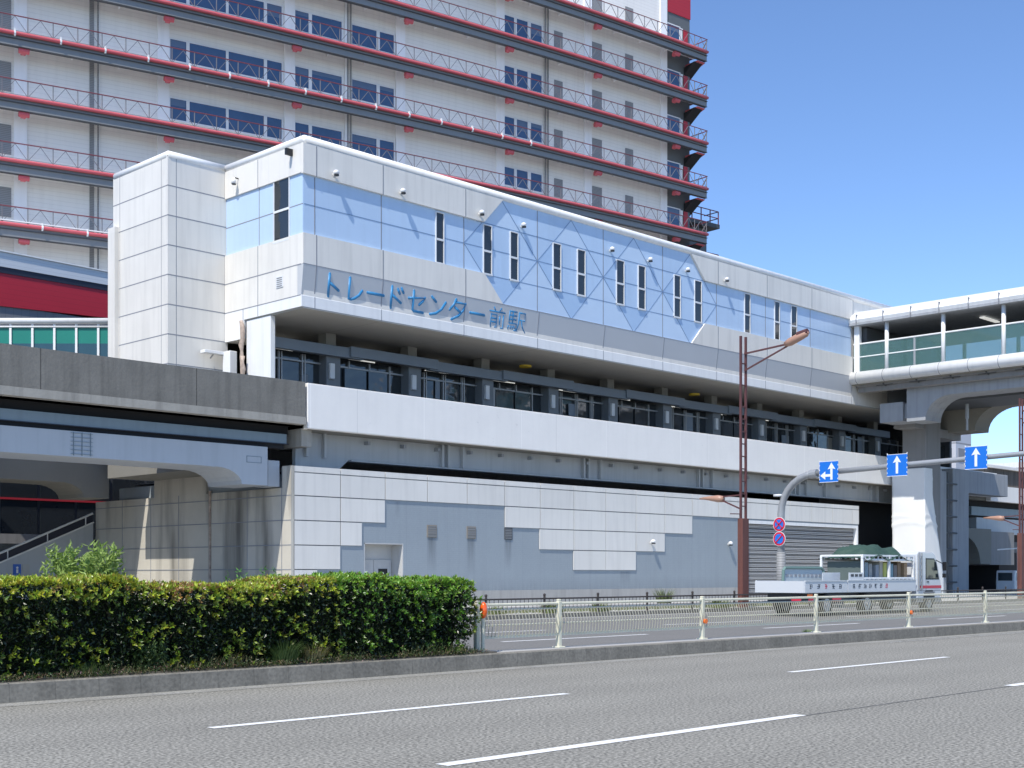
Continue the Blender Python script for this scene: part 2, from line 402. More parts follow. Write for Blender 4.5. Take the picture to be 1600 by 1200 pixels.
# ------------------------------------------------------------------ upper station building
Y0 = 46.8; XL = 34.48; XR = 93.0; BX = [38.84+5.22*k for k in range(-1,10)]
st = thing('station_building', (58,52,0), 'long pale grey elevated station hall with light blue diamond patterned band', 'station')
b = MB(); b.box(XL, XR, Y0, 60, 13.3, 20.45); b.box(XL+.0, 36.0, 51.25, 52.75, 12.45, 13.3)
b.build('wall', M['panel'], st)
b = MB(); b.box(XL-.05, 80.55, Y0-.003, Y0+.1, 15.15, 20.42)     # recessed blue panelling of the front
b.box(XL-.06, XL+.1, Y0+.02, 52.79, 16.5, 19.17)
b.build('blue_panelling', M['blue'], st)
YF = Y0-.14                                                      # plane of the projecting pale fascias
b = MB()
b.prism([(XL-.14,19.10),(45.35,19.05),(46.67,20.42),(XL-.14,20.42)], 'Y', YF, Y0-.003)
b.prism([(63.65,19.05),(80.55,19.05),(80.55,20.42),(62.28,20.42)], 'Y', YF, Y0-.003)
b.box(XL-.14, XL-.06, Y0-.003, 52.78, 19.15, 20.42)
b.build('upper_fascia', M['panel'], st)
b = MB()
b.prism([(XL-.14,15.15),(46.67,15.15),(45.36,16.5),(XL-.14,16.5)], 'Y', YF, Y0-.003)
b.prism([(62.33,15.15),(80.55,15.15),(80.55,16.5),(63.64,16.5)], 'Y', YF, Y0-.003)
b.box(XL-.14, XL-.06, Y0-.003, 52.78, 15.15, 16.5)
b.prism([(Y0+.30,15.15),(Y0+.30,13.8),(52.78,13.8),(52.78,15.15)], 'X', XL-.138, XL-.05)
b.build('lower_fascia', M['panel'], st)
b = MB(); b.prism([(Y0-.145,15.15),(Y0+.03,13.8),(Y0+.3,13.8),(Y0+.3,15.15)], 'X', XL-.135, 80.56)
b.build('sign_band', M['sign'], st)
b = MB(); b.prism([(Y0+.0,13.8),(Y0-.02,13.78),(Y0-.02,13.3),(Y0+.3,13.3),(Y0+.3,13.8)], 'X', XL-.14, 80.9)
b.box(XL-.14, XL-.05, Y0+.3, 51.2, 13.3, 13.8); b.box(XL-.14, XL-.05, 51.2, 52.78, 12.45, 13.8)
b.build('lower_trim', M['trim'], st)
# white rounded coping
b = MB()
def coping(b, pts, r=.2): b.tube(pts, r, 12)
coping(b, [(XL+.02,52.8,20.6),(XL+.02,Y0+.02,20.6)]); coping(b, [(XL-.02,Y0+.02,20.6),(XR,Y0+.02,20.6)])
b.build('coping', M['trim'], st, smooth=True)
b = MB(); b.box(XL, XR, Y0+.1, 60, 20.45, 20.62); b.build('roof', M['roofing'], st)
b = MB(); b.box(XL-.05, XR, Y0-.01, 59.9, 13.24, 13.296); b.build('soffit', M['soffit'], st)
# diamond cladding triangles; their tones stand in for light on tilted faces
for k in range(4):
    x0 = 44.06+5.22*k; xm = x0+2.61; x1 = x0+5.22
    b = MB(); b.prism([(xm-1.31,16.48),(xm,15.17),(xm+1.31,16.48)], 'Y', Y0-.0055, Y0-.0035); b.prism([(x0+.02,17.8),(xm-1.31,19.04),(xm-1.31,16.52)], 'Y', Y0-.0055, Y0-.0035); b.build('blue_facet', M['blueD'], st)
    b = MB(); b.prism([(xm-1.26,19.07),(xm+1.26,19.07),(xm,20.37)], 'Y', Y0-.0055, Y0-.0035); b.build('blue_facet', M['blueL'], st)
    if k < 3:
        b = MB(); b.prism([(xm+.04,15.17),(x1-.04,17.74),(x1+2.57,15.17)], 'Y', Y0-.0055, Y0-.0035); b.build('blue_facet', M['blueL'], st)
# joints
b = MB(); w = .045
for x in [35.05]+BX[1:-2]+[80.6]:
    k = (x-44.06)/5.22
    zt = 20.4; inside = 45 < x < 64
    if inside: strip_line(b, [(x,15.15),(x,20.4)], w, Y0-.004)
    else:
        strip_line(b, [(x,16.5),(x,19.05)], w, Y0-.004); strip_line(b, [(x,19.05),(x,20.4)], w, YF-.001); strip_line(b, [(x,15.15),(x,16.5)], w, YF-.001)
b.build('panel_joints', M['jointL'], st); b = MB(); w = .034
strip_line(b, [(XL,17.8),(80.5,17.8)], w, Y0-.004)
strip_line(b, [(44.9,19.05),(63.9,19.05)], w, Y0-.004); strip_line(b, [(44.9,16.5),(63.9,16.5)], w, Y0-.004)
for k in range(4):
    x0 = 44.06+5.22*k; xm = x0+2.61; x1 = x0+5.22
    if k: strip_line(b, [(x0,17.8),(xm,20.4)], w, Y0-.005)
    else: strip_line(b, [(x0,17.8),(xm-1.35,19.05)], w, Y0-.005)
    strip_line(b, [(xm,20.4),(x1,17.8)], w, Y0-.005)
    strip_line(b, [(x1,17.8),(xm,15.15)], w, Y0-.006); strip_line(b, [(xm,15.15),(x0,17.8)], w, Y0-.006)
b.build('diamond_joints', M['jointB'], st)
b = MB()                                           # tilted joints of the sign band
for x in [35.05]+BX[1:-2]+[80.6]:
    b.bar((x,Y0-.15,15.15),(x,Y0+.022,13.8), .04, .012); b.box(x-.015,x+.015,Y0-.028,Y0,13.3,13.79)
b.box(XL-.14,80.55,Y0-.15,Y0-.10,15.135,15.165)
for y in (50.1,): b.box(XL-.146,XL-.1,y-.02,y+.02,13.3,16.5); b.box(XL-.146,XL-.1,y-.02,y+.02,19.15,20.4); b.box(XL-.07,XL-.055,y-.02,y+.02,16.5,19.15)
b.box(XL-.147,XL-.1,Y0+.02,52.78,15.13,15.17); b.box(XL-.147,XL-.1,Y0+.05,52.78,13.78,13.82); b.box(XL-.068,XL-.055,Y0,52.78,17.78,17.82)
b.box(XL-.147,XL-.1,51.26,51.3,12.45,13.78)
b.build('band_joints', M['jointL'], st)
# tall slit windows
def slit(x0, x1, front=True):
    f = MB()
    z0, z1, zm = 16.55, 18.93, 17.66
    if not front: z0, z1, zm = 16.45, 19.14, 17.78
    def bx(a, c, p, q, d0, d1):
        if front: f.box(a, c, Y0-d1, Y0-d0, p, q)
        else: f.box(XL-.06-d1+.003, XL-.06-d0, a, c, p, q)
    t = .05
    bx(x0-t,x0,z0-.06,z1+.03,.008,.06); bx(x1,x1+t,z0-.06,z1+.03,.008,.06); bx(x0,x1,z1,z1+.05,.008,.06); bx(x0-t,x1+t,z0-.08,z0,.008,.09)
    bx(x0,x1,zm-.05,zm+.05,.008,.058)
    w = f.build('window', M['frame'], st)
    p = MB(); f = p; bx(x0,x1,z0,zm-.05,.008,.02); bx(x0,x1,zm+.05,z1,.008,.02); p.build('pane', M['dglass'], w)
for a, c in [(42.23,42.69),(45.40,45.92),(47.29,47.80),(50.48,51.03),(52.39,52.96),(55.62,56.22),(57.51,58.08),(60.79,61.34),(62.76,63.39),(67.87,68.42),(71.19,71.70),(73.11,73.71)]:
    slit(a, c)
slit(47.78, 48.89, False)
# vent grille on the end wall
b = MB(); b.box(XL-.17,XL-.13,48.15,48.65,14.35,14.85); vg = b.build('vent', M['frame'], st)
b = MB()
for k in range(5): b.box(XL-.18,XL-.165,48.2,48.6,14.39+.09*k,14.43+.09*k)
b.build('vent_slats', M['tgrey'], vg)
# ---- station name
def seg(*p): return list(p)
def arcp(cx, cy, rx, ry, a0, a1, n=7): return [(cx+rx*math.cos(R(a0+(a1-a0)*i/n)), cy+ry*math.sin(R(a0+(a1-a0)*i/n))) for i in range(n+1)]
G = {
 'to': [seg((.22,1),(.22,0)), seg((.26,.62),(.90,.34))],
 're': [seg((.15,1),(.15,.08),(.28,.05)), seg((.28,.05),(.55,.14),(.78,.30),(.95,.52))],
 'bar': [seg((.04,.5),(.96,.5))],
 'do': [seg((.14,1),(.14,0)), seg((.18,.62),(.78,.32)), seg((.52,.93),(.66,.74)), seg((.76,1.0),(.90,.81))],
 'se': [seg((.04,.62),(.95,.76),(.86,.60),(.66,.40)), seg((.30,1),(.30,.12),(.38,.05),(.90,.05))],
 'n': [seg((.10,.90),(.36,.70)), seg((.06,.06),(.40,.14),(.72,.38),(.94,.74))],
 'ta': [seg((.36,1),(.26,.74),(.04,.46)), seg((.34,.86),(.92,.86),(.80,.52),(.55,.22),(.16,0)), seg((.34,.60),(.68,.40))],
 'mae': [seg((.28,1),(.36,.86)), seg((.74,1),(.64,.86)), seg((.02,.80),(.98,.80)),
         seg((.12,0),(.12,.64),(.48,.64),(.48,.04),(.38,.02)), seg((.12,.45),(.48,.45)), seg((.12,.27),(.48,.27)),
         seg((.67,.60),(.67,.20)), seg((.90,.66),(.90,.04),(.76,.02))],
 'eki': [seg((.06,.97),(.06,.36)), seg((.06,.97),(.46,.97)), seg((.06,.77),(.44,.77)), seg((.06,.57),(.44,.57)), seg((.25,.97),(.25,.37)), seg((.06,.37),(.48,.37),(.45,.05),(.36,.03)),
         seg((.03,.22),(.01,.06)), seg((.14,.22),(.15,.10)), seg((.24,.22),(.27,.10)), seg((.34,.24),(.38,.14)),
         seg((.60,.97),(.94,.97),(.94,.60),(.60,.60)), seg((.60,.97),(.60,.40),(.50,.02)), seg((.74,.60),(.82,.28),(1.0,.0))],
}
row = [('to',35.62,36.42),('re',36.80,37.72),('bar',37.95,38.98),('do',39.28,40.2),('se',40.42,41.5),('n',41.78,42.86),('ta',43.05,44.18),('bar',44.40,45.44),('mae',45.75,46.86),('eki',47.1,48.36)]
for key, xa, xb in row:
    b = MB()
    for s in G[key]:
        r = .076 if key not in ('mae','eki') else .05
        pts = []
        for (p, q) in s:
            z = 13.95+q*.98+ (0)
            t = (15.15-z)/1.35; pts.append((xa+p*(xb-xa), Y0-.15+.175*t+.03, z))
        b.tube(pts, r, 8)
        for p in (pts[0], pts[-1]): b.sphere(p, r, 8, 6)
        for p in pts[1:-1]: b.sphere(p, r, 8, 6)
    b.build('letter', M['letter'], st, smooth=True)

# ---- left tower of the station
tw = thing('stair_tower', (33,55.5,0), 'blank windowless tower of pale grey panels beside the station, above the stained viaduct', 'tower')
TX0, TX1, TY0, TY1 = 31.34, 34.5, 52.8, 57.75
b = MB(); b.box(TX0, TX1, TY0, TY1, 8.2, 20.5); b.box(TX0-.22,TX0,57.2,TY1+.1,8.2,18.1); b.build('wall', M['panel'], tw)
b = MB(); coping(b, [(TX0+.14,TY1-.1,20.6),(TX0+.14,TY0+.14,20.6)]); coping(b, [(TX0+.06,TY0+.14,20.6),(TX1-.1,TY0+.14,20.6)]); coping(b, [(TX1,TY1-.1,20.58),(TX0+.1,TY1-.1,20.58)]); b.build('coping', M['trim'], tw, smooth=True)
b = MB(); b.box(TX0+.05,TX1,TY0+.05,TY1,20.5,20.6); b.build('roof', M['roofing'], tw)
b = MB(); w = .022
for k in range(9):
    z = 19.2-1.345*k
    b.box(TX0-.006,TX1,TY0-.006,TY0,z-w,z+w); b.box(TX0-.006,TX0,TY0-.005,TY1,z-w,z+w)
b.box(TX0+.42,TX0+.45,TY0-.005,TY0,8.2,20.5); b.box(TX0-.005,TX0,53.34,53.37,8.2,20.5); b.box(TX0-.005,TX0,57.1,57.13,8.2,20.5)
b.build('panel_joints', M['jointL'], tw)

# ---- platform level
pf = thing('station_platform', (60,52,8), 'shaded platform level with glass screens and pale blue pillars under the hall', 'platform')
b = MB(); b.box(XL, 96, 46.85, 60, 8.2, 9.0); b.build('floor', M['soffc'], pf)
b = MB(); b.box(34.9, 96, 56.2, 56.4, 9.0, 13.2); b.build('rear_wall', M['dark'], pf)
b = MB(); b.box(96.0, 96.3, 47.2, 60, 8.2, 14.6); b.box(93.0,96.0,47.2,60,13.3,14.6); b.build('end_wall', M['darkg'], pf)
b = MB()
for k in range(5): b.box(95.94,96.0,47.6+1.9*k,49.2+1.9*k,10.2,11.5)
b.build('end_window', M['plat'], pf)
cx = [39.1+5.22*k for k in range(11)]
for i, x in enumerate(cx):
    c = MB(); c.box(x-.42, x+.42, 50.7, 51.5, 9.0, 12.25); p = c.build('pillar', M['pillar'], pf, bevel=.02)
    c = MB(); c.box(x-.30, x+.30, 50.9, 51.5, 12.25, 13.24); c.build('pillar_head', M['pillarU'], p)
    c = MB(); c.box(x-.30, x-.02, 50.55, 50.7, 11.0, 11.75); c.build('junction_box', M['frame'], p, bevel=.02)
b = MB()
for i in range(11):
    x0 = 34.6+5.22*i+(.0 if i else .4); zz = 12.08+(.06 if i % 2 else 0)
    b.box(x0, min(x0+5.7, 96), 50.35-(.12 if i % 2 else 0), 50.68-(.12 if i % 2 else 0), zz, zz+.5)
b.build('beam', M['steelb'], pf, bevel=.02)
rp = random.Random(8); b = MB(); x = 35.6
while x < 95:
    w_ = rp.choice((1.1,1.25,1.35,1.5)); t_ = rp.uniform(-.05,.05); n = len(b.v)
    b.v += [(x,51.28+t_,9.0),(x+w_,51.28-t_,9.0),(x+w_,51.28-t_+rp.uniform(-.03,.03),12.2),(x,51.28+t_,12.2)]; b.face((n,n+1,n+2,n+3)); x += w_
b.build('glass_screen', M['plat'], pf)
for k in range(26):  # posters mixed with pale panels standing in for lit shapes inside
    x = 37.6+2.15*k+rp.uniform(-.5,.5); w_ = rp.uniform(.25,.9); z0 = rp.choice((9.9,10.3,10.8)); h_ = rp.uniform(.4,1.2)
    b = MB(); b.box(x,x+w_,51.16,51.2,z0,z0+h_); b.build('poster_lit_panel', [M['pillar'],M['girder'],M['pillarU'],M['tgrey'],M['steelb']][k % 5], pf)
b = MB(); rnd = random.Random(3)
for i in range(-1, 11):
    x0 = 39.1+5.22*i
    for q in ([1.0,1.15,2.35,2.5,3.7,3.85] if i % 2 else [1.3,2.6,3.9]):
        x = x0+q
        if x > 35.7: b.box(x-.035, x+.035, 51.12, 51.25, 9.0, 12.1)
b.box(35.6,96,51.14,51.25,11.72,11.8)
b.build('screen_frame', M['galv'], pf)
b = MB()
for i in range(0, 11, 2):
    x0 = 39.1+5.22*i; b.box(x0+1.0,x0+2.35,51.1,51.2,9.0,11.7); b.box(x0+2.5,x0+3.7,51.1,51.2,9.0,11.7)
doors = b.build('door_leaf', M['plat'], pf)
b = MB()
b.box(34.40,34.66,49.2,51.1,9.0,13.24)
b.build('end_column', M['trim'], pf, bevel=.02)
b = MB(); b.disc((51.6,49.9,12.95), .34, 'Z', .1); b.disc((66.9,49.9,12.9), .34, 'Z', .1); b.build('yellow_plate', M['yellow'], pf)
b = MB(); b.box(37.5,39.0,49.7,49.8,10.25,10.42); b.box(37.6,37.68,49.7,49.8,9.0,10.3); b.box(38.8,38.88,49.7,49.8,9.0,10.3); b.build('red_barrier', M['red'], pf)
b = MB()
for k in range(10): b.box(37.0+5.22*k, 38.6+5.22*k, 53.3, 53.5, 12.6, 12.68)
b.build('ceiling_lamp', M['glight'], pf)
# rear windows of the platform as pale panes standing in for daylight beyond
b = MB()
for k in range(10):
    x0 = 35.8+5.22*k
    for q in range(4): b.box(x0+q*1.15, x0+q*1.15+.95, 56.12, 56.19, 10.2, 11.6)
b.build('rear_window', M['jointL'], pf)

# ---- white deck slab with girders
sl = thing('station_deck', (60,50,6.5), 'long white painted concrete deck edge below the station platform', 'viaduct deck')
b = MB(); b.box(34.45, 89.6, 46.5, 46.8, 7.95, 9.93, 12); b.box(34.45,34.75,46.8,49,7.95,9.93); b.build('parapet', M['slab'], sl, bevel=.03)
b = MB(); b.box(34.45, 96, 46.8, 60, 7.96, 8.2); b.build('soffit', M['soffc'], sl)
b = MB(); b.prism([(34.9,7.96),(97,7.96),(97,6.86),(37.9,6.86),(37.2,6.3),(34.9,6.3)], 'Y', 48.0, 48.25)
b.prism([(34.9,7.96),(97,7.96),(97,6.86),(37.9,6.86),(37.2,6.3),(34.9,6.3)], 'Y', 56.0, 56.25)
gd = b.build('girder', M['girder'], sl)
b = MB(); b.box(37.95,97,47.85,48.4,6.80,6.87); b.build('girder_flange', M['girder'], gd)
b = MB()
for x in (35.4,36.4,43.6,44.0,45.0,54.1,54.5,55.5,64.6,65.0,66.0,75.2,75.7,76.6,79.0,85.2,86.2): b.box(x-.06, x+.06, 47.78, 48.0, 6.87, 7.96)
b.build('stiffener', M['girder'], gd)
b = MB()
for k in range(26): b.box(38.8+2.2*k, 38.95+2.2*k, 47.7, 48.0, 7.62, 7.78)
b.build('bracket', M['pierB'], gd)
b = MB(); b.box(34.45, 35.0, 46.95, 49.3, 7.2, 7.95); b.build('end_diaphragm', M['lip'], sl)
b = MB(); b.box(33.15,33.75,47.6,48.6,5.42,6.55); b.build('bearing_block', M['girdL'], sl)

# ------------------------------------------------------------------ lower building
lb = thing('service_building', (58,55,0), 'low building with stepped pale panels on a blue grey tiled wall under the station', 'building')
LY = 46.9; LX = 33.87
b = MB(); b.prism([(34.0,.0),(37.92,.0),(37.92,3.03),(40.26,3.03),(40.26,.0),(68.2,0),(68.2,4.95),(81.5,4.95),(81.5,.0),(81.73,0),(81.73,6.3),(34.0,6.3)], 'Y', LY, LY+.9)
b.box(38.0,81.73,LY+.9,62,0,6.18); b.box(34.0,38.0,LY+.9,62,0,6.0)
b.build('wall', M['blueW'], lb)
b = MB(); b.box(34.2,37.9,LY-.05,LY,0,.78); b.box(40.28,68.2,LY-.05,LY,0,.78); b.build('plinth', M['concP'], lb)
rows = [(5.03,6.05),(3.95,5.03),(2.87,3.95),(1.80,2.87),(.72,1.80)]
cols = [33.95,36.53]+[39.13+2.61*k for k in range(0,17)]
cov = {0:[(33.95,81.75)],1:[(33.95,39.13),(46.97,62.64)],2:[(33.95,37.77),(49.51,60.02)],3:[(33.95,36.53),(52.14,57.41)],4:[(33.95,35.25)]}
b = MB(); gap = .022
for r, (z0,z1) in enumerate(rows):
    for a, c in cov[r]:
        xs = [a]+[x for x in cols if a+.3 < x < c-.3]+[c]
        for p, q in zip(xs[:-1], xs[1:]): b.box(p+gap, q-gap, LY-.05, LY-.012, z0+gap, z1-gap)
xs = [x for x in cols if x < 81.6]+[81.75]
for p, q in zip(xs[:-1], xs[1:]): b.box(p+gap, q-gap, LY-.05, LY+.3, 6.05+gap, 6.32)
b.build('wall_panels', M['panelL'], lb)
b = MB()
for r, (z0,z1) in enumerate(rows):
    for a, c in cov[r]: b.box(a+.01, c-.01, LY-.012, LY-.003, z0+.01, z1-.002)
b.build('panel_backing', M['joint'], lb)  # dark sheet stands in for shade in the gaps between panels
# end wall (stained panels facing left, darkened for viaduct shade)
b = MB(); b.box(LX-.04,34.0,LY-.05,47.5,0,6.32); b.box(LX-.03,34.0,47.52,53.15,0,5.38); b.box(LX-.03,34.0,53.4,64.2,0,5.38)
b.box(LX-.02,37.0,53.6,58.3,5.38,6.75)
b.build('end_wall', M['abut'], lb)
b = MB()
for z in (5.03,3.95,2.87,1.80,.78): b.box(LX-.05,LX-.035,LY-.05,53.15,z-.018,z+.018); b.box(LX-.05,LX-.028,53.4,64.2,z-.018,z+.018)
for y in (47.55,50.2,56.0,58.6,61.4): b.box(LX-.045,LX-.028,y-.015,y+.015,0,5.38)
b.build('panel_joints', M['jointL'], lb)
b = MB(); b.box(34.0,34.4,53.1,53.45,0,5.4); b.tube([(33.86,53.28,0),(33.86,53.28,5.5)], .07, 8); b.build('downpipe', M['rustpipe'], lb)
b = MB(); b.box(34.6,81.5,47.9,62,6.18,6.24); b.build('roof', M['roofing'], lb)
# door recess
b = MB(); b.box(37.92,40.26,47.72,47.78,.05,3.03); b.box(37.92,37.96,LY,47.72,0,3.03); b.box(40.22,40.262,LY-.003,47.72,0,3.03); b.box(37.92,40.26,LY,47.72,2.98,3.033); dr0 = b.build('door_recess', M['door'], lb)
for x0, x1 in ((38.02,39.08),(39.10,40.16)):
    b = MB(); b.box(x0,x1,47.66,47.72,.12,2.28); d = b.build('door', M['door'], lb, bevel=.01)
    b = MB(); hx = x1-.12 if x0 < 39 else x0+.12; b.bar((hx,47.63,1.05),(hx,47.63,1.2), .03); b.build('handle', M['galv'], d)
    if x0 < 39:
        b = MB(); b.box(x0+.32,x0+.72,47.645,47.66,1.35,1.75); n_ = b.build('notice', M['swhite'], d)
        b = MB(); b.box(x0+.50,x0+.54,47.638,47.645,1.42,1.68); b.box(x0+.42,x0+.62,47.638,47.645,1.54,1.58); b.build('printed_mark', M['black'], n_)
    else:
        b = MB(); b.box(x0+.28,x0+.82,47.645,47.66,1.32,1.85); n_ = b.build('notice', M['black'], d)
        b = MB(); b.disc((x0+.55,47.642,1.63), .06, 'Y', .006, 12); b.box(x0+.5,x0+.6,47.639,47.645,1.45,1.56); b.build('printed_mark', M['swhite'], n_)
# vents
for i, (x0,x1,m) in enumerate([(41.74,42.36,'frame'),(44.35,44.96,'frame'),(46.97,47.53,'darkg')]):
    b = MB(); b.box(x0,x1,LY-.03,LY,3.35,3.95); v = b.build('vent', M['ventc'] if i < 2 else M['darkg'], lb)
    b = MB()
    for k in range(7): b.box(x0+.05,x1-.05,LY-.045,LY-.03,3.40+.075*k,3.44+.075*k)
    b.build('vent_slats', M['tgrey'], v)
    
# shutter
b = MB(); n = 42
for k in range(n):
    z = .15+(4.75-.15)*k/n; h = (4.75-.15)/n
    b.prism([(47.12,z),(47.06,z+h*.25),(47.06,z+h*.7),(47.12,z+h)], 'X', 68.2, 81.4)
sh = b.build('shutter', M['shutter'], lb)
b = MB(); b.box(68.2,81.5,46.85,47.1,4.75,4.95); b.box(81.4,81.6,46.84,47.1,.1,4.95); b.box(68.1,68.25,46.84,47.1,.1,4.95); b.build('shutter_frame', M['trim'], sh)

# spotlights
def spot(x, z, label, group, y=YF, up=True):
    t = thing('spotlight', (x,y,z), label, 'lamp', group)
    b = MB(); b.tube([(x,y+.02,z),(x,y-.12,z+.02)], .025, 6); b.disc((x,y-.0,z),.07,'Y',.04,12); b.build('bracket', M['white'], t)
    b = MB(); b.sphere((x,y-.18,z+.06), .14, 12, 8, (1,1,.85)); b.build('lamp_head', M['white'], t, smooth=True)
    b = MB(); b.disc((x,y-.20,z-.06), .11, 'Z', .06, 12); b.build('lens', M['black'], t)
for x, lab, y in [(36.0,'small white spotlight above the blue panels beside the building corner with the tall end window',YF),(39.9,'small white spotlight above the windowless blue panels, just before the single slit window',YF),
    (45.0,'small white spotlight where the pale fascia meets the first blue diamond',YF),(48.1,'small white spotlight between the first and second pairs of windows in the diamond pattern',Y0),
    (55.07,'small white spotlight between the second and third pairs of windows in the diamond pattern',Y0),(58.4,'small white spotlight between the third and fourth pairs of windows in the diamond pattern',Y0),
    (61.9,'small white spotlight above the fourth pair of diamond windows',Y0),(65.6,'small white spotlight on the pale fascia between the last diamond and the footbridge',YF)]:
    spot(x, 19.36, lab, 'spotlights on the station front', y)
spot(58.72, 3.4, 'small white spotlight on the stepped panels low on the wall', 'spotlights on the lower wall', LY-.05)
spot(66.31, 3.42, 'small white spotlight on the bare blue grey wall beside the brown lamp post and shutter', 'spotlights on the lower wall', LY)
b = MB(); b.box(34.0,34.34,47.42,47.56,20.0,20.28); tag(b.build('wall_lamp', M['black'], origin=(34.3,47.5,20.1)), 'small black lamp under the coping at the station corner', 'lamp')
t = thing('wall_lamp', (34.3,51.67,19.7), 'small white bell shaped lamp on the end wall beside the stair tower', 'lamp')
b = MB(); b.tube([(34.1,51.67,19.9),(34.1,51.67,19.6)], [.05,.13], 10); b.build('shade', M['white'], t, smooth=True)
b = MB(); b.tube([(34.34,51.67,19.88),(34.1,51.67,19.9)], .03, 6); b.disc((34.1,51.67,19.58),.1,'Z',.03,12); b.build('bracket', M['black'], t)

# clutter at the platform end
t = thing('floodlight', (33.4,52.6,11.6), 'slim white floodlight on a bracket beside the blank tower', 'lamp')
b = MB(); b.box(32.9,34.2,52.2,52.6,11.75,11.9); b.build('housing', M['white'], t, bevel=.02)
b = MB(); b.bar((33.5,52.7,11.6),(33.5,52.4,11.8), .05); b.build('bracket', M['galv'], t)
t = thing('service_cabinet', (34.6,51.5,10), 'white equipment cabinet on the platform end by the column', 'cabinet')
b = MB(); b.box(33.9,34.3,51.7,52.3,9.9,11.9); b.build('case', M['white'], t, bevel=.03)
b = MB(); b.tube([(34.0,52.3,10.4),(34.1,51.4,10.3),(34.2,51.1,10.6)], .05, 8); b.tube([(32.6,52.7,10.6),(34.0,52.3,10.5)], .035, 6); b.build('conduit', M['darkg'], t)
b = MB()
rr = random.Random(5); pts = []
for k in range(14): pts.append((34.22+rr.uniform(-.03,.03), 51.2+rr.uniform(-.05,.05), 9.6+k*.28))
b.tube(pts, [.085+rr.uniform(-.03,.04) for _ in pts], 8); b.tube([(p[0]-.1,p[1]-.22,p[2]) for p in pts[:8]], [.09+rr.uniform(-.05,.05) for _ in pts[:8]], 7)
tag(b.build('wrapped_pipe', M['rustpipe'], origin=(34.2,51.2,9.6), smooth=True), 'rusty vertical pipe in torn white wrapping at the platform end', 'pipe')

# ------------------------------------------------------------------ left viaduct
vi = thing('railway_viaduct', (15,50,0), 'elevated railway viaduct with stained dark concrete parapet and pale blue girders', 'viaduct')
b = MB(); b.box(-40, 34.33, 46.5, 46.78, 8.42, 9.95, 20); b.build('parapet', M['conc'], vi)
b = MB(); b.prism([(46.44,8.1),(46.44,8.42),(46.78,8.44),(47.6,8.1)], 'X', -40, 34.33); b.build('parapet_lip', M['lip'], vi)
b = MB(); b.box(-40,34.33,46.9,53.2,8.1,8.3); b.build('deck', M['soffc'], vi)
b = MB(); b.box(-40,34.33,58.4,66,8.1,8.3); b.build('second_deck', M['soffc'], vi)
b = MB(); b.box(-40,34.33,58.4,58.6,8.3,9.0); b.build('rear_parapet', M['conc'], vi)
def hgirder(y0, y1, x1, x0=-40, z=6.1, zb=5.42, zt=7.08, tail=1.3):
    poly = [(x0,zt),(x0,z)]; xc = x1-tail; r = z-zb
    poly += [(xc-2.1,z),(xc-1.3,z-.02)]
    for k in range(7):
        a = R(90-90*k/6); poly.append((xc-r*1.25+r*1.25*math.cos(a), zb+r*math.sin(a)) if False else (xc-1.3+1.3*math.sin(R(90*k/6)), z-r+r*math.cos(R(90*k/6))))
    poly += [(x1,zb),(x1,zt)]
    b = MB(); n = len(b.v)
    # concave haunch: build as quads column by column so that the outline stays clean
    xs = [p for p in poly[1:-1]]
    for (xa,za),(xb,zb_) in zip(xs[:-1], xs[1:]):
        if xb-xa < 1e-4: continue
        b.prism([(xa,za),(xb,zb_),(xb,zt),(xa,zt)], 'Y', y0, y1)
    return b
b = hgirder(47.3, 49.9, 32.92); b.build('near_girder', M['girdL'], vi)
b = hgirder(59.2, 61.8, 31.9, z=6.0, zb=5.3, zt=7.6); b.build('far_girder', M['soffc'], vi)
b = MB(); b.box(-40,34.0,47.42,49.7,7.30,7.72); b.build('upper_girder', M['girdU'], vi)
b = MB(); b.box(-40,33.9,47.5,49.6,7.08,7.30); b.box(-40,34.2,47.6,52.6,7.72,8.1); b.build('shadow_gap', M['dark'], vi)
b = MB(); b.box(-40,34.1,47.38,47.42,7.27,7.30); b.build('drip_edge', M['navy'], vi)
b = MB()
for x in (24.0,24.35,24.7):
    b.box(x,x+.012,47.26,47.3,6.15,7.05)
for k in range(6): b.box(23.9,24.8,47.26,47.3,6.2+.16*k,6.212+.16*k)
b.build('rivet_rows', M['girdU'], vi)
b = MB(); 
for p in ((32.2,32.95,6.62,6.64),(32.2,32.95,6.36,6.38)): b.box(p[0]-.35,p[1]-.35,47.285,47.3,p[2],p[3])
b.box(31.85,31.87,47.285,47.3,6.36,6.64); b.box(32.58,32.6,47.285,47.3,6.36,6.64); b.build('plate_outline', M['girdU'], vi)
b = MB(); b.box(31.3,33.7,49.95,58.2,6.2,7.65); b.box(18.0,19.6,49.95,59.15,6.2,7.3); b.box(7,8.6,49.95,59.15,6.2,7.3); b.build('cross_beam', M['soffc'], vi)
b = MB(); b.box(-12,-9,50,58,0,6.1); b.build('pier', M['pier'], vi)

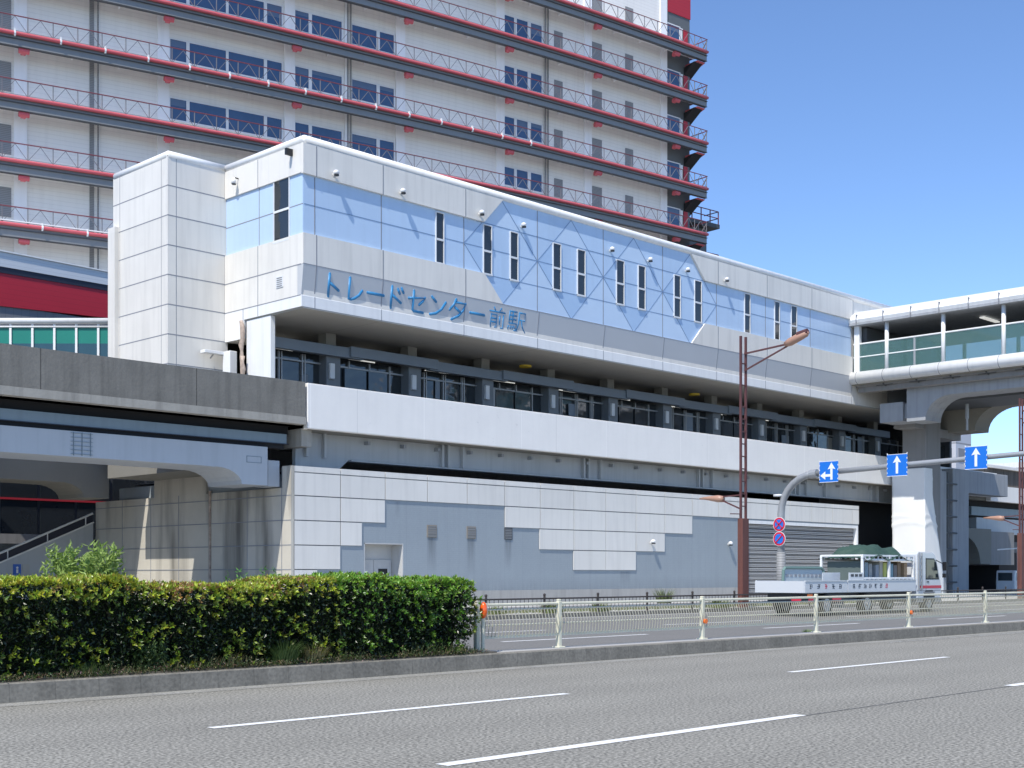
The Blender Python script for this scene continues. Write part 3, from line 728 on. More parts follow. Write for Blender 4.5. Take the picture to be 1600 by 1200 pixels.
# stairs at the far left
t = thing('station_stairs', (28,64.5,0), 'shaded stair wall with a pale sloping handrail beyond the hedge', 'stairs')
b = MB(); b.prism([(20,0),(33.8,0),(33.8,4.30),(24.1,.13+.0)], 'Y', 64.4, 64.7); b.build('side_wall', M['girdL'], t)
b = MB(); b.bar((24.1,64.38,.16),(33.8,64.38,4.33), .10, .07); b.build('wall_capping', M['trim'], t)
b = MB(); b.tube([(24.1,64.45,.62),(33.8,64.45,4.80)], .055, 8)
for k in range(5):
    x = 25+2.1*k; z = .16+(x-24.1)*.43; b.tube([(x,64.45,z),(x,64.45,z+.45)], .03, 6)
b.build('handrail', M['white'], t)
b = MB(); b.prism([(24.1,.20),(33.8,4.37),(33.8,4.72),(24.1,.55)], 'Y', 64.46, 64.48); b.build('rail_infill', M['navy'], t)
b = MB(); b.box(29.45,29.85,64.36,64.4,1.55,2.1); s = b.build('sign_plate', M['bluepl'], t); tag(s, 'small blue sign plate')
b = MB(); b.disc((29.65,64.35,1.92),.06,'Y',.02,12); b.box(29.6,29.7,64.345,64.36,1.65,1.84); b.build('printed_symbol', M['swhite'], s)
b = MB(); b.box(29.95,30.3,64.37,64.4,1.55,2.1); b.build('notice', M['girder'], t)
b = MB(); b.box(24,33.8,66.9,67.1,0,3.2); b.build('rear_wall', M['pier'], t)

# ------------------------------------------------------------------ dark ground floor building behind
t = thing('glazed_building', (20,78,0), 'dark glazed building front seen in the shade under the viaduct', 'building')
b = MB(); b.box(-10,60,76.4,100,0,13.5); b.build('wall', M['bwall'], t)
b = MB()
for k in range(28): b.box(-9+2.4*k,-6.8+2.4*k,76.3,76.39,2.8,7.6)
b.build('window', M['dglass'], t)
b = MB(); b.box(-10,60,76.2,76.28,6.05,6.17); b.build('red_stripe', M['tredB'], t)
b = MB(); b.prism([(26,3.9),(38,3.9),(38,3.2),(33,1.2),(26,1.2)], 'Y', 73.0, 73.6); b.build('ramp_wall', M['pier'], t)

# ------------------------------------------------------------------ podium with red cladding
t = thing('red_clad_hall', (30,80,13.5), 'windowless hall with deep red cladding and a white top band behind the viaduct', 'building')
b = MB(); b.box(5,46,76.5,83.5,13.5,17.6); b.build('base_wall', M['podg'], t)
b = MB(); b.prism([(5,17.3),(33.5,17.5),(46,17.95),(46,19.45),(5,19.62)], 'Y', 76.4, 83.4); b.build('red_cladding', M['redclad'], t)
b = MB(); b.prism([(5,19.62),(46,19.45),(46,19.8),(5,20.0)], 'Y', 76.35, 83.3); b.build('navy_stripe', M['navy'], t)
b = MB(); b.prism([(5,20.0),(46,19.8),(46,20.55),(5,21.2)], 'Y', 76.3, 83.3); b.build('white_band', M['podium'], t)
b = MB(); b.prism([(5,21.2),(46,20.55),(46,20.62),(5,21.28)], 'Y', 76.2, 83.4); b.build('roof', M['trim'], t)

# walkway with teal balustrade
t = thing('teal_walkway', (27,66.5,12), 'walkway with a teal panelled balustrade and rounded white handrail', 'walkway')
def W(r, w): S, C = .7025, .7117; return (S*r+C*w, -C*r+S*w)
ax, ay = W(-40,70); bx_, by_ = W(-19.5,70); dx, dy = (bx_-ax)/20.5, (by_-ay)/20.5
def wk(s, d, z): return (ax+dx*s-dy*d, ay+dy*s+dx*d, z)
b = MB(); b.box(0,20.5,.05,.1,13.9,14.75,1).map(wk); b.build('teal_panel', M['teal'], t)
b = MB(); b.box(0,20.5,.05,.1,12.9,13.9,1).map(wk); b.build('glass_panel', glass('teal_glass',(.02,.06,.07)), t)
b = MB(); b.tube([wk(0,0,15.08),wk(20.5,0,15.08)], .17, 10); b.tube([wk(0,0,14.78),wk(20.5,0,14.78)], .06, 8); b.build('handrail', M['trim'], t, smooth=True)
b = MB()
for k in range(18): b.box(.35+1.17*k,.47+1.17*k,-.03,.06,12.6,15.0).map(lambda *p: p)
b.map(wk); b.build('post', M['trim'], t)
b = MB(); b.box(0,20.5,0,3,12.3,12.7,1).map(wk); b.build('floor', M['soffc'], t)

# ------------------------------------------------------------------ curved high-rise
TH0 = R(33.9); KK = R(.157)
def TW(s, d, z):
    th = TH0+KK*s
    r = -10.3+(math.sin(th)-math.sin(TH0))/KK; w = 101.5-(math.cos(th)-math.cos(TH0))/KK
    r -= math.sin(th)*d; w += math.cos(th)*d
    x, y = W(r, w); return (x, y, z)
hx, hy, _ = TW(0, 10, 0)
hr = thing('office_tower', (hx,hy,0), 'curved white high-rise with red pipe balconies rising behind the station', 'high-rise')
D = 1.8; SE = 35.21; SL = -36.
b = MB(); b.box(SL, 31.92, D, 26, 0, 58, 34).map(TW); b.box(31.92,SE,D+.0,26,51.5,58,2).v
b = MB(); b.box(SL, 31.92, D, 26, 0, 58, 34).map(TW); b.build('wall', M['tsid'], hr)
b = MB(); b.box(31.92, SE, D+.02, 26, 0, 53.9, 3).map(TW); b.build('corner_wall', M['tdark'], hr)
b = MB(); b.box(31.95, SE+.05, D-.05, 26, 53.9, 60, 3).map(TW); b.build('red_cladding', M['tredB'], hr)
PIL = [-26.16,-16.37,-6.67,2.89,12.6,22.22,31.6]
b = MB()
for i, s in enumerate(PIL): b.box(s-.42, s+.42, D-.14, D+.05, 0, 58).v
b.box(-36,-35.5,D-.14,D+.05,0,58); b.map(TW); b.build('pilaster', M['tpil'], hr)
b = MB()
for s0, s1 in ((-21.55,-21.25),(-1.98,-1.72)): b.box(s0, s1, D-.06, D+.02, 0, 58)
for s in (17.35,17.65,-21.0,-1.55): b.tube([(s,D-.15,0),(s,D-.15,58)], .06, 6)
b.map(TW); b.build('drainpipe', M['tgrey'], hr)
b = MB()
for s in (-20.95,-1.95): b.box(s-.09,s+.09,D-.12,D-.01,0,58)
b.map(TW); b.build('white_pipe', M['white'], hr)
LV = [50.4,46.12,41.86,37.6,33.35,29.1,24.85]
RB = random.Random(12)
def twindow(s0, ss, z0, z1, name='window'):
    fr = MB(); gl = MB()
    lo, hi = ss[0][0], ss[-1][1]
    fr.box(lo-.1,hi+.1,D-.08,D-.003,z1,z1+.09,3); fr.box(lo-.1,hi+.1,D-.10,D-.003,z0-.12,z0,3)
    fr.box(lo-.1,lo,D-.08,D-.003,z0,z1); fr.box(hi,hi+.1,D-.08,D-.003,z0,z1)
    for (a0,a1),(b0,b1) in zip(ss[:-1], ss[1:]): fr.box(a1,b0,D-.08,D-.003,z0,z1)
    bl = MB()
    for a0, a1 in ss:
        gl.box(a0,a1,D-.03,D-.004,z0,z1)
        if RB.random() < .35: bl.box(a0+.04,a1-.04,D-.036,D-.031,z1-RB.choice((.3,.5,.9)),z1-.03)
    fr.map(TW); gl.map(TW)
    f = fr.build(name, M['frame'], hr); gl.build('pane', M['bglass'], f)
    if bl.v: bl.map(TW); bl.build('blind', M['blindm'], f)
for P in [54.7]+LV:
    zz = (P+1.0, P+2.5)
    twindow(0, [(-15.86,-14.68),(-14.44,-11.69),(-11.49,-8.73),(-8.48,-7.3)], *zz)
    twindow(0, [(-6.2,-5.09),(-4.82,-2.3)], *zz); twindow(0, [(-1.4,.75),(1.04,2.31)], *zz)
    twindow(0, [(12.87,14.07),(14.34,15.5),(15.84,17.02)], *zz)
    if P < 54: twindow(0, [(32.0,33.75)], P+.75, P+2.35)
    if P > 54: continue
    b = MB(); b.box(34.35,34.85,D-.06,D+.015,P+.1,P+2.3); b.map(TW); b.build('red_door', M['tredB'], hr)
    b = MB(); b.box(33.9,34.2,D-.06,D+.01,P+.1,P+2.35); b.map(TW); b.build('white_post', M['white'], hr)
    b = MB()
    for s0, s1, za, zb in ((18.43,19.36,.9,2.5),(22.6,23.9,.6,2.6),(26.76,27.72,.6,2.5),(-36,-26.75,.9,2.9)): b.box(s0,s1,D-.05,D-.003,P+za,P+zb,max(1,int((s1-s0)/2)))
    b.map(TW); b.build('louver', M['tgrey'], hr)
def balcony(P, clamps):
    SR = 35.72
    b = MB(); b.box(SL,SR,.12,.34,P-.80,P-.06,36).map(TW)
    bal = b.build('balcony', M['tbeam'], hr)
    b = MB()
    b.box(SL,SR,.34,D-.005,P-.13,P-.08,36)
    for q in range(22): b.box(SL+.4+3.2*q,SL+.5+3.2*q,.34,D-.01,P-.40,P-.13)
    b.map(TW); b.build('floor_plate', M['tpil'], bal)
    b = MB(); b.box(SL,SR,.0,.14,P-.34,P-.30,36); b.box(SL,SR,.04,.40,P-.83,P-.80,36); b.map(TW); b.build('beam_flange', M['darkg'], bal)
    b = MB(); b.tube([TW(SL+(SR-SL)*k/36,-.02,P) for k in range(37)], .13, 8); b.build('red_pipe', M['tred'], bal, smooth=True)
    b = MB(); b.tube([TW(SL+(SR-SL)*k/36,.05,P+1.2) for k in range(37)], .042, 6); 
    b.tube([TW(SR,.05,P+1.2), TW(SR,D+1,P+1.2)], .05, 6); b.tube([TW(SR,.0,P), TW(SR,D+1,P)], .10, 6)
    b.build('top_rail', M['tredD'], bal)
    b = MB(); pitch = 1.62; s = 35.6; 
    while s > SL:
        b.bar(TW(s,.05,P+.1), TW(s,.05,P+1.18), .05); b.bar(TW(s,.05,P+.12), TW(s-pitch/2,.05,P+1.16), .035); b.bar(TW(s-pitch,.05,P+.12), TW(s-pitch/2,.05,P+1.16), .035); s -= pitch
    b.tube([TW(SL+(SR-SL)*k/36,.05,P+.2) for k in range(37)], .02, 4)
    b.bar(TW(SR,1.0,P+.1), TW(SR,.1,P+1.1), .08); b.bar(TW(SR,1.2,P+.1), TW(SR,1.2,P+1.2), .06)
    b.build('lattice', M['railg'], bal)
    for sb in PIL[:-1]+[31.9]:
        c = MB(); n = len(c.v); c.tube([(sb-.34,.36,P-.95),(sb+.34,.36,P-.95)], .2, 14); c.box(sb-.16,sb+.16,.4,.8,P-1.1,P-.82); c.map(TW)
        c.build('bracket', M['tred'], bal)
    c = MB(); c.prism([(.25,P-.93),(D+.4,P-.93),(D+.4,P-1.5)], 'X', 34.6, 35.68).map(TW); c.build('end_bracket', M['tred'], bal)
    c = MB(); c.prism([(.5,P-1.0),(D+.6,P-1.3),(D+.6,P-2.3)], 'X', 34.4, 35.55).map(TW); c.build('end_gusset', M['dark'], bal)
    if clamps:
        c = MB()
        for k in range(15):
            s0 = clamps+2.95*k; c.tube([(s0-.06,-.02,P),(s0+.06,-.02,P)], .16, 8); c.box(s0-.05,s0+.05,-.12,.05,P-.2,P+.3)
        c.map(TW); c.build('pipe_clamp', M['white'], bal)
for P, cl in zip(LV, (0,0,0,-28.9+2.1,0,0,-28)): balcony(P, cl)
b = MB(); b.box(-33,-19,-.08,.05,25.05,25.12,6); b.map(TW); b.build('cable_tray', M['trim'], hr)
# side annex with small balconies
b = MB(); b.box(35.3,39.6,3.6,9,0,35.2).map(TW); b.build('annex_wall', M['tdark'], hr)
b = MB(); b.box(35.3,37.6,4.6,9,35.2,38.2).map(TW); b.build('annex_head', M['white'], hr)
for z in (35.6, 31.4):
    b = MB(); b.box(35.4,40.4,2.6,4.6,z-.4,z).map(TW); q_ = b.build('side_balcony', M['darkg'], hr)
    b = MB()
    for q in (.6,1.25): b.tube([TW(35.6,2.7,z+q),TW(40.3,2.7,z+q),TW(40.3,4.5,z+q)], .05, 6)
    for q in (36.5,37.8,39.1,40.3): b.bar(TW(q,2.7,z),TW(q,2.7,z+1.25), .08)
    b.build('side_railing', M['tredD'], q_)
b = MB(); b.sphere((-18.6,D-.1,48.2),.42,10,8,(.7,.6,1)); b.map(TW); b.build('wall_lamp', M['darkg'], hr)

# ------------------------------------------------------------------ covered footbridge
fb = thing('covered_footbridge', (86,28,11), 'white covered footbridge with glass sides leading away from the station hall', 'footbridge')
Ya, Yb = 6.0, 47.0
prof = [(80.3,18.75),(80.22,18.95),(80.35,19.22),(80.8,19.5),(81.8,19.78),(84,19.95),(88.5,19.95),(91,19.78),(92.2,19.4),(92.6,18.95),(92.5,18.75)]
b = MB(); b.prism([(x,z) for x, z in prof], 'Y', Ya, Yb); b.build('roof', M['trim'], fb)
b = MB(); b.prism([(80.26,18.58),(92.4,18.58),(92.4,18.74),(80.26,18.74)], 'Y', Ya, Yb-.2)
b.build('roof_soffit', M['pierB'], fb)
b = MB()
for k in range(21):
    y = 46.2-2*k; b.box(80.17,80.4,y-.015,y+.015,18.6,19.3)
    b.tube([(80.5,y-.02,15.0),(80.5,y+.02,15.0)], .43, 16)
b.build('joint_ring', M['jointL'], fb)
b = MB(); b.tube([(80.5,Ya,15.0),(80.5,Yb,15.0)], .42, 20); b.tube([(92.5,Ya,15.0),(92.5,Yb,15.0)], .42, 16); b.build('edge_tube', M['trim'], fb, smooth=True)
b = MB(); b.box(80.5,92.5,Ya,Yb,14.55,15.1); b.build('floor', M['soffc'], fb)
for k in range(9):
    y = 44.19-4.04*k
    for x in (80.75, 92.2):
        b = MB(); b.tube([(x,y,15.1),(x,y,18.6)], .14, 12); p = b.build('post', M['trim'], fb, smooth=True)
b = MB(); b.box(80.65,80.95,46.2,46.6,15.1,18.6); b.build('end_post', M['trim'], fb)
for x in (80.75,92.2):
    b = MB(); b.tube([(x,Ya,17.35),(x,Yb-.3,17.35)], .06, 8)
    if x < 81: b.tube([(x,40.2,16.45),(x,Yb-.3,16.45)], .045, 8)
    b.build('handrail', M['cream'] if x > 90 else M['trim'], fb)
    b = MB(); b.box(x-.01,x+.01,Ya,Yb-.3,15.2,17.3); b.build('glass_panel', M['pglass'], fb)
b = MB(); b.box(80.72,80.78,42.1,42.24,15.2,17.3); b.build('mullion', M['galv'], fb)
for k in range(5):
    y = 38.6-6.2*k
    b = MB(); b.box(83,85.4,y-.15,y+.15,18.42,18.5); b.build('ceiling_lamp', M['glight'], fb)
b = MB(); b.box(86.4,86.8,Ya,46,15.1,17.0); b.build('bench_row', M['frame'], fb) if False else None
b = MB(); b.box(81.1,92,45.9,46.3,15.1,18.5); b.build('end_partition', M['darkg'], fb)
b = MB(); b.box(81.2,81.8,Ya,Yb-.4,14.1,14.55); b.box(80.9,81.1,Ya,Yb-.4,14.45,14.56); b.build('edge_beam', M['pier'], fb)
b = MB()
for k in range(14): y = 44.5-2.4*k; b.bar((80.8,y,14.5),(82.1,y,14.1), .08); b.bar((81.0,y-.6,14.42),(81.0,y+.6,14.42), .05)
b.build('hanger', M['darkg'], fb)
def ygirder(x0, x1, yend, tail, z, zb, zt, r=1.75):
    b = MB(); yc = yend-tail
    pts = [(yend,zb),(yc,zb)]
    for k in range(1,9):
        a = R(90*k/8); pts.append((yc-r*(1-math.cos(a)), zb+(z-zb)*math.sin(a)))
    pts.append((Ya,z))
    for (ya,za),(yb_,zb_) in zip(pts[:-1], pts[1:]):
        b.prism([(ya,za),(yb_,zb_),(yb_,zt),(ya,zt)], 'X', x0, x1)
    return b
b = ygirder(81.9,84.1,43.35,1.35,13.45,11.9,14.2); b.build('near_girder', M['pierB'], fb)
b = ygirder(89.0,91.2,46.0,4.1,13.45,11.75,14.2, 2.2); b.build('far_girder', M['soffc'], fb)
b = MB(); b.box(82.1,84.1,43.75,45.45,12.0,13.3); b.box(82.4,83.9,43.3,43.8,12.2,13.2); b.build('end_block', M['pierB'], fb)
b = MB(); b.box(84.1,89.0,20,46,13.3,14.5); b.build('deck_underside', M['darkg'], fb)
b = MB(); b.tube([(85.5,40.8,13.2),(85.5,40.8,12.2)], .12, 8); b.tube([(85.5,40.8,12.2),(85.5,40.8,11.4)], .08, 8); b.build('drain', M['galv'], fb)
# column
t = thing('footbridge_pier', (86.6,44.7,0), 'plain grey concrete column carrying the near end of the footbridge', 'pier')
b = MB(); b.box(85.5,87.7,43.8,45.6,0,13.32); b.build('shaft', M['pier'], t, bevel=.06)
b = MB(); b.box(84.12,85.5,43.9,45.5,11.75,13.28); b.box(87.7,91.0,43.9,45.5,11.3,11.9); b.build('cross_head', M['pier'], t)
b = MB(); b.box(86.4,88.2,43.95,45.9,0,9.1); b.box(88.2,89.4,44.2,45.9,0,9.0); b.build('wrapped_casing', M['pierB'], t, bevel=.04)
# tarp
b = MB(); nz = 26; na = 20; rr = random.Random(11)
x0,y0,y1 = 85.25,43.75,46.25
def ring(z):
    fl = 1.; out = []
    x1 = 86.35+1.75*max(0,min(1,(7.2-z)/6.0)); per = [(x0,y1),(x0,y0),(x1,y0),(x1,y1)]
    for e in range(4):
        a, c = per[e], per[(e+1) % 4]
        for k in range(na):
            t_ = k/na; x = a[0]+(c[0]-a[0])*t_; y = a[1]+(c[1]-a[1])*t_
            f = .035*math.sin(1.3*z+2.4*t_+e*1.7)+.05*math.sin(6*t_+z*.9+e)+.05*max(0,1-abs(t_*2.2-(8.3-z)*.55)/.12)
            band = .16*math.exp(-((z-5.0-.25*math.sin(t_*3))/.13)**2)+.12*math.exp(-((z-5.5-.2*math.sin(t_*3+1))/.1)**2)
            cx_, cy_ = (x0+x1)/2, (y0+y1)/2; k2 = fl+(f+band)/2.4*.6
            out.append((cx_+(x-cx_)*k2, cy_+(y-cy_)*k2, z))
    return out
N = na*4
for j in range(nz*3+1): b.v += ring(9.0*j/(nz*3))
for j in range(nz*3):
    for k in range(N): k2 = (k+1) % N; b.face((j*N+k, j*N+k2, (j+1)*N+k2, (j+1)*N+k))
tag(b.build('tarpaulin', M['tarp'], origin=(86.4,45,0), smooth=True), 'wrinkled white tarpaulin wrapped round the foot of the footbridge column', 'tarpaulin')

# ------------------------------------------------------------------ right viaduct
rv = thing('far_viaduct', (120,50,0), 'railway viaduct with white fascia carrying on beyond the footbridge column', 'viaduct')
b = MB(); b.box(98.4,220,46.6,46.9,8.7,10.1); b.build('parapet', mat('brown_parapet',(.13,.115,.10),.9,0,.2,.5,streak=.5), rv)
b = MB(); b.box(91.0,101.4,45.9,46.6,7.72,9.6); b.box(101.4,220,46.4,46.8,7.45,8.7); b.box(98.4,220,46.3,47.2,10.1,10.32); b.build('fascia', M['slab'], rv)
b = MB(); b.box(91,220,46.8,58,7.5,8.0); b.build('deck', M['soffc'], rv)
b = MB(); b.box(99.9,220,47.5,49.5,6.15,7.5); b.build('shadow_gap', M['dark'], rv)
b = MB(); b.box(99.9,220,47.3,47.5,6.3,7.0); b.build('upper_girder', M['girdU'], rv)
b = MB(); b.box(101.0,220,47.4,49.5,4.9,6.15); b.build('near_girder', M['girdL'], rv)
b = MB(); b.box(91.7,94.3,44.85,45.9,0,9.4); b.box(94.3,101.38,45.0,45.88,7.7,9.4); b.build('portal_column', M['pierB'], rv, bevel=.04)
b = MB()      # arched pier
pts = [(95.2,5.1)]+[(95.4+3.3*math.sin(R(90*k/8)), 4.6-2.2*(1-math.cos(R(90*k/8)))) for k in range(9)]
for (xa,za),(xb,zb_) in zip(pts[:-1], pts[1:]):
    if xb-xa > .01: b.prism([(xa,min(za,4.6)),(xb,min(zb_,4.6)),(xb,5.15),(xa,5.15)], 'Y', 46.0, 50.5)
b.box(98.7,100.6,46.0,50.5,2.4,5.15); b.build('arched_crossbeam', M['soffc'], rv)
b = MB(); b.box(101.0,105.5,46.3,50.5,2.35,5.0); b.box(94.0,101,50.5,51.0,0,6.6); b.build('pier_block', M['pier'], rv)
b = MB(); b.tube([(90.4,44.7,0),(90.4,44.7,9)], .14, 8); b.box(89.9,91.6,45.6,45.8,0,9)
for k in range(7): b.tube([(89.3,44.6,1+1.2*k),(91.8,44.6,1+1.2*k)], .07, 6)
b.build('pipework', M['darkg'], rv)
t = thing('distant_block', (150,74,0), 'pale distant office block seen between the footbridge column and the sky', 'building')
b = MB(); b.box(148,152,72,76,0,20.0); b.build('wall', M['farw'], t)
b = MB()
for k in range(4): b.box(147.9,148,72.5,75.5,2.6+4.2*k,4.0+4.2*k); b.box(148.5,151.5,71.9,72,2.6+4.2*k,4.0+4.2*k)
b.build('window', M['jointL'], t)
t = thing('shaded_shop', (130,44,0), 'black shaded building front underneath the farther viaduct', 'building')
b = MB(); b.box(84,96,52,60,0,7.4); b.box(106,220,47.8,60,0,4.9); b.build('wall', M['dark'], t)
b = MB(); b.box(106.4,219,47.7,47.8,3.4,4.3); b.build('fascia_board', M['darkg'], t)
t = thing('distant_hall', (260,100,0), 'low white distant hall whose roof shows above the farther viaduct', 'building')
b = MB(); b.box(236,300,97,120,0,21); b.build('wall', M['farw'], t)
b = MB(); b.box(235,301,96,121,21,22); b.build('roof', M['trim'], t)
b = MB(); b.box(81.7,100,50,60,0,8); tag(b.build('undercroft_wall', M['dark'], origin=(90,55,0)), 'black shaded wall filling the gap beside the shutter building', 'wall')

# ------------------------------------------------------------------ street lamps
def street_lamp(x, y, label, copy=None):
    t = thing('street_lamp', (x,y,.12), label, 'street lamp', 'brown twin rail street lamps')
    b = MB(); b.box(x-.24,x+.24,y-.14,y+.14,.1,4.05); b.build('base_casing', M['rust2'], t, bevel=.02)
    b = MB()
    for q in (-.19,.19): b.bar((x+q,y,4.0),(x+q,y,12.1), .075, .10)
    b.build('rail', M['rust'], t)
    b = MB(); z = 4.6
    while z < 11.8:
        b.bar((x-.19,y,z),(x+.19,y,z), .05); z += .55 if z < 9 else .95
    b.build('rung', M['rust'], t)
    b = MB(); b.bar((x+.1,y,11.35),(x+.1,y-2.1,11.50), .07); b.bar((x+.1,y,10.6),(x+.1,y-2.2,11.42), .06); b.build('upper_arm', M['rust'], t)
    b = MB(); b.tube([(x+.1,y-2.1,11.5),(x+.1,y-2.35,11.58),(x+.1,y-2.75,11.72),(x+.1,y-3.15,11.84),(x+.1,y-3.25,11.87)], [.12,.18,.18,.14,.05], 10); h = b.build('upper_lamp_head', M['lens'], t, smooth=True)
    b = MB(); b.tube([(x+.1,y-2.75,11.80),(x+.1,y-3.22,11.93)], [.17,.13], 8); b.build('cap', M['rust'], h)
    b = MB(); b.bar((x-.1,y,5.1),(x-.1,y+1.2,5.05), .06); b.bar((x-.1,y,4.45),(x-.1,y+1.2,4.95), .06); b.bar((x-.2,y,4.25),(x-.7,y+.2,4.25), .04); b.build('lower_arm', M['rust'], t)
    b = MB(); b.tube([(x-.1,y+1.0,4.95),(x-.1,y+1.3,4.98),(x-.1,y+1.9,5.02),(x-.1,y+2.3,5.02)], [.14,.16,.08,.03], 10); b.build('lower_lamp_head', M['lens'], t, smooth=True)
    return t
street_lamp(48.5,33.5,'tall brown twin rail street lamp standing in front of the station wall')
street_lamp(77.3,33.5,'brown twin rail street lamp farther along the road, beyond the lane signs')

# ------------------------------------------------------------------ overhead lane signs
GX = 51.5
ga = thing('sign_gantry', (GX,33.5,.12), 'grey bent pole whose long arm reaches over the far road', 'gantry')
pts = [(GX,33.5,0),(GX,33.5,4.35)]
for k in range(1,8):
    a = R(90*k/7); pts.append((GX, 33.5-1.75*(1-math.cos(a)), 4.35+1.75*math.sin(a)))
b = MB(); b.tube(pts, [.17]*2+[.16]*7, 14); b.tube([(GX,33.5,.1),(GX,33.5,.5)], .26, 12); b.build('pole', M['galv'], ga, smooth=True)
b = MB(); b.tube([(GX,31.75,6.10),(GX,27,6.26),(GX,22,6.40),(GX,19,6.45)], [.12,.115,.105,.09], 12); b.build('arm', M['galv'], ga, smooth=True)
b = MB(); b.tube([(GX,31.95,6.09),(GX,31.6,6.11)], .20, 12); b.build('coupling', M['galv'], ga)
b = MB(); b.tube([(GX,33.5,0.1),(GX,33.5,2.6)], .20, 14); b.build('base_sleeve', M['tgrey'], ga, smooth=True)
b = MB(); b.sphere((GX,33.5,2.78),.14,10,8); b.box(GX-.25,GX,33.4,33.75,5.15,5.25); b.build('fitting', M['frame'], ga, smooth=True)
def lane_sign(y, z, label, turn=False, q=0):
    t = thing('lane_sign', (GX-.2,y,z), label, 'road sign', 'blue lane arrow signs on the gantry arm'); s = .47; x = GX-.2
    b = MB(); b.box(x,x+.03,y-s,y+s,z-s,z+s); b.build('plate', M['sblue'], t, bevel=.008)
    b = MB()
    for k in range(5):    # scalloped white edge marks
        zz = z-s+.1+k*.2
        for e in (-1,1): b.prism([(y+e*s,zz),(y+e*(s-.035),zz+.05),(y+e*s,zz+.1)], 'X', x-.004, x+.034)
    b.box(x-.003,x+.01,y-s,y+s,z+s-.02,z+s); b.box(x-.003,x+.01,y-s,y+s,z-s,z-s+.02)
    b.build('white_border', M['swhite'], t)
    b = MB(); c = -.0 if not turn else -.14
    b.box(x-.008,x,y+c-.055,y+c+.055,z-.36,z+.14); b.prism([(y+c-.19,z+.10),(y+c,z+.40),(y+c+.19,z+.10),(y+c,z+.15)], 'X', x-.009, x)
    if turn:
        b.box(x-.0095,x,y+c+.055,y+.20,z-.22,z-.11); b.prism([(y+.17,z-.35),(y+.42,z-.165),(y+.17,z+.02)], 'X', x-.0085, x)
    b.build('arrow', M['swhite'], t)
    b = MB(); b.box(x+.03,GX+.02,y-.05,y+.05,z-.16,z+.16); b.build('clamp', M['galv'], t)
lane_sign(30.9,6.14,'blue lane sign with one straight arrow and one sideways arrow on the gantry', True)
lane_sign(27.6,6.24,'middle blue straight arrow sign on the gantry arm, in front of the column')
lane_sign(24.1,6.34,'blue straight arrow sign farthest out on the gantry arm, against the sky')
for z, lab in ((3.87,'upper of two round red and blue no parking signs on the gantry pole'),(3.21,'lower of two round red and blue no parking signs on the gantry pole')):
    t = thing('round_sign', (GX-.22,33.45,z), lab, 'road sign', 'round signs on the gantry pole'); x = GX-.22
    b = MB(); b.disc((x,33.45,z),.33,'X',.02,28); b.build('rim', M['swhite'], t)
    b = MB(); b.disc((x-.008,33.45,z),.31,'X',.02,28); b.build('red_ring', M['sred'], t)
    b = MB(); b.disc((x-.014,33.45,z),.225,'X',.02,28); b.build('blue_disc', M['sblue'], t)
    b = MB()
    for sg in ((1,) if z < 3.5 else (1,-1)): b.bar((x-.026,33.45-.17,z+.17*sg),(x-.026,33.45+.17,z-.17*sg), .05, .05)
    if z > 3.5: pass
    b.build('cross_bar', M['sred'], t)

# ------------------------------------------------------------------ near median fence
fe = thing('median_fence', (17.85,16.4,.25), 'cream guard fence with dense upright bars on the near median kerb', 'fence')
FX = [15.75]+[17.85+4.41*k for k in range(14)]
for i, x in enumerate(FX):
    b = MB(); b.bar((x,16.4,.24),(x,16.4,1.10), .085, .085); b.bar((x,16.4,1.10),(x,16.4,1.14), .07); b.box(x-.09,x+.09,16.31,16.49,.24,.27)
    p = b.build('post', M['cream'], fe, bevel=.012)
    if i in (2,4): 
        c = MB(); c.disc((x+.02,16.33,.62),.05,'Y',.05,12); c.build('reflector', M['orange'], p)
b = MB(); b.tube([(15.75,16.4,1.06),(FX[-1],16.4,1.06)], .028, 8); b.tube([(15.8,16.42,.97),(FX[-1],16.42,.97)], .016, 6); b.build('top_rail', M['cream'], fe)
b = MB(); b.box(15.85,FX[-1],16.37,16.40,.47,.52); b.tube([(15.85,16.43,.70),(FX[-1],16.43,.70)], .014, 6); b.build('bottom_rail', M['cream'], fe)
b = MB(); x = 15.9
while x < FX[-1]:
    b.bar((x,16.36,.50),(x,16.33,.74), .011); b.bar((x,16.33,.74),(x,16.40,.98), .011); x += .086
b.build('bar_panel', M['creamD'], fe)
t = thing('delineator', (15.72,16.32,.25), 'round orange delineator on a short pale post at the hedge end', 'delineator')
b = MB(); b.tube([(15.72,16.22,.25),(15.72,16.22,.98)], .035, 10); b.build('post', M['cream'], t)
b = MB(); b.sphere((15.70,16.18,.98),.125,16,10,(.55,.55,1.15)); b.build('lens', M['orangeB'], t, smooth=True)
b = MB(); b.tube([(15.76,16.20,.90),(15.76,16.20,1.10)], .05, 8); b.build('holder', M['cream'], t)

# far pavement railing
fr = thing('pavement_railing', (40,33.05,.15), 'low dark brown railing with knobbed posts along the far pavement', 'railing')
b = MB(); b.tube([(26,33.06,.70),(110,33.06,.70)], .03, 6); b.build('rail', M['fdark'], fr)
for k in range(27):
    x = 26.2+3.0*k
    b = MB(); b.tube([(x,33.06,.1),(x,33.06,.80)], .045, 8); b.sphere((x,33.06,.84),.055,8,6); b.build('post', M['fdark'], fr)
b = MB(); x = 26; b.bar((26,33.06,.34),(110,33.06,.34), .03); b.bar((26,33.03,.70),(110,33.03,.70), .03)
while x < 110: b.bar((x,33.06,.32),(x,33.06,.72), .014); x += .22
b.build('railing_mesh', M['fdark'], fr)

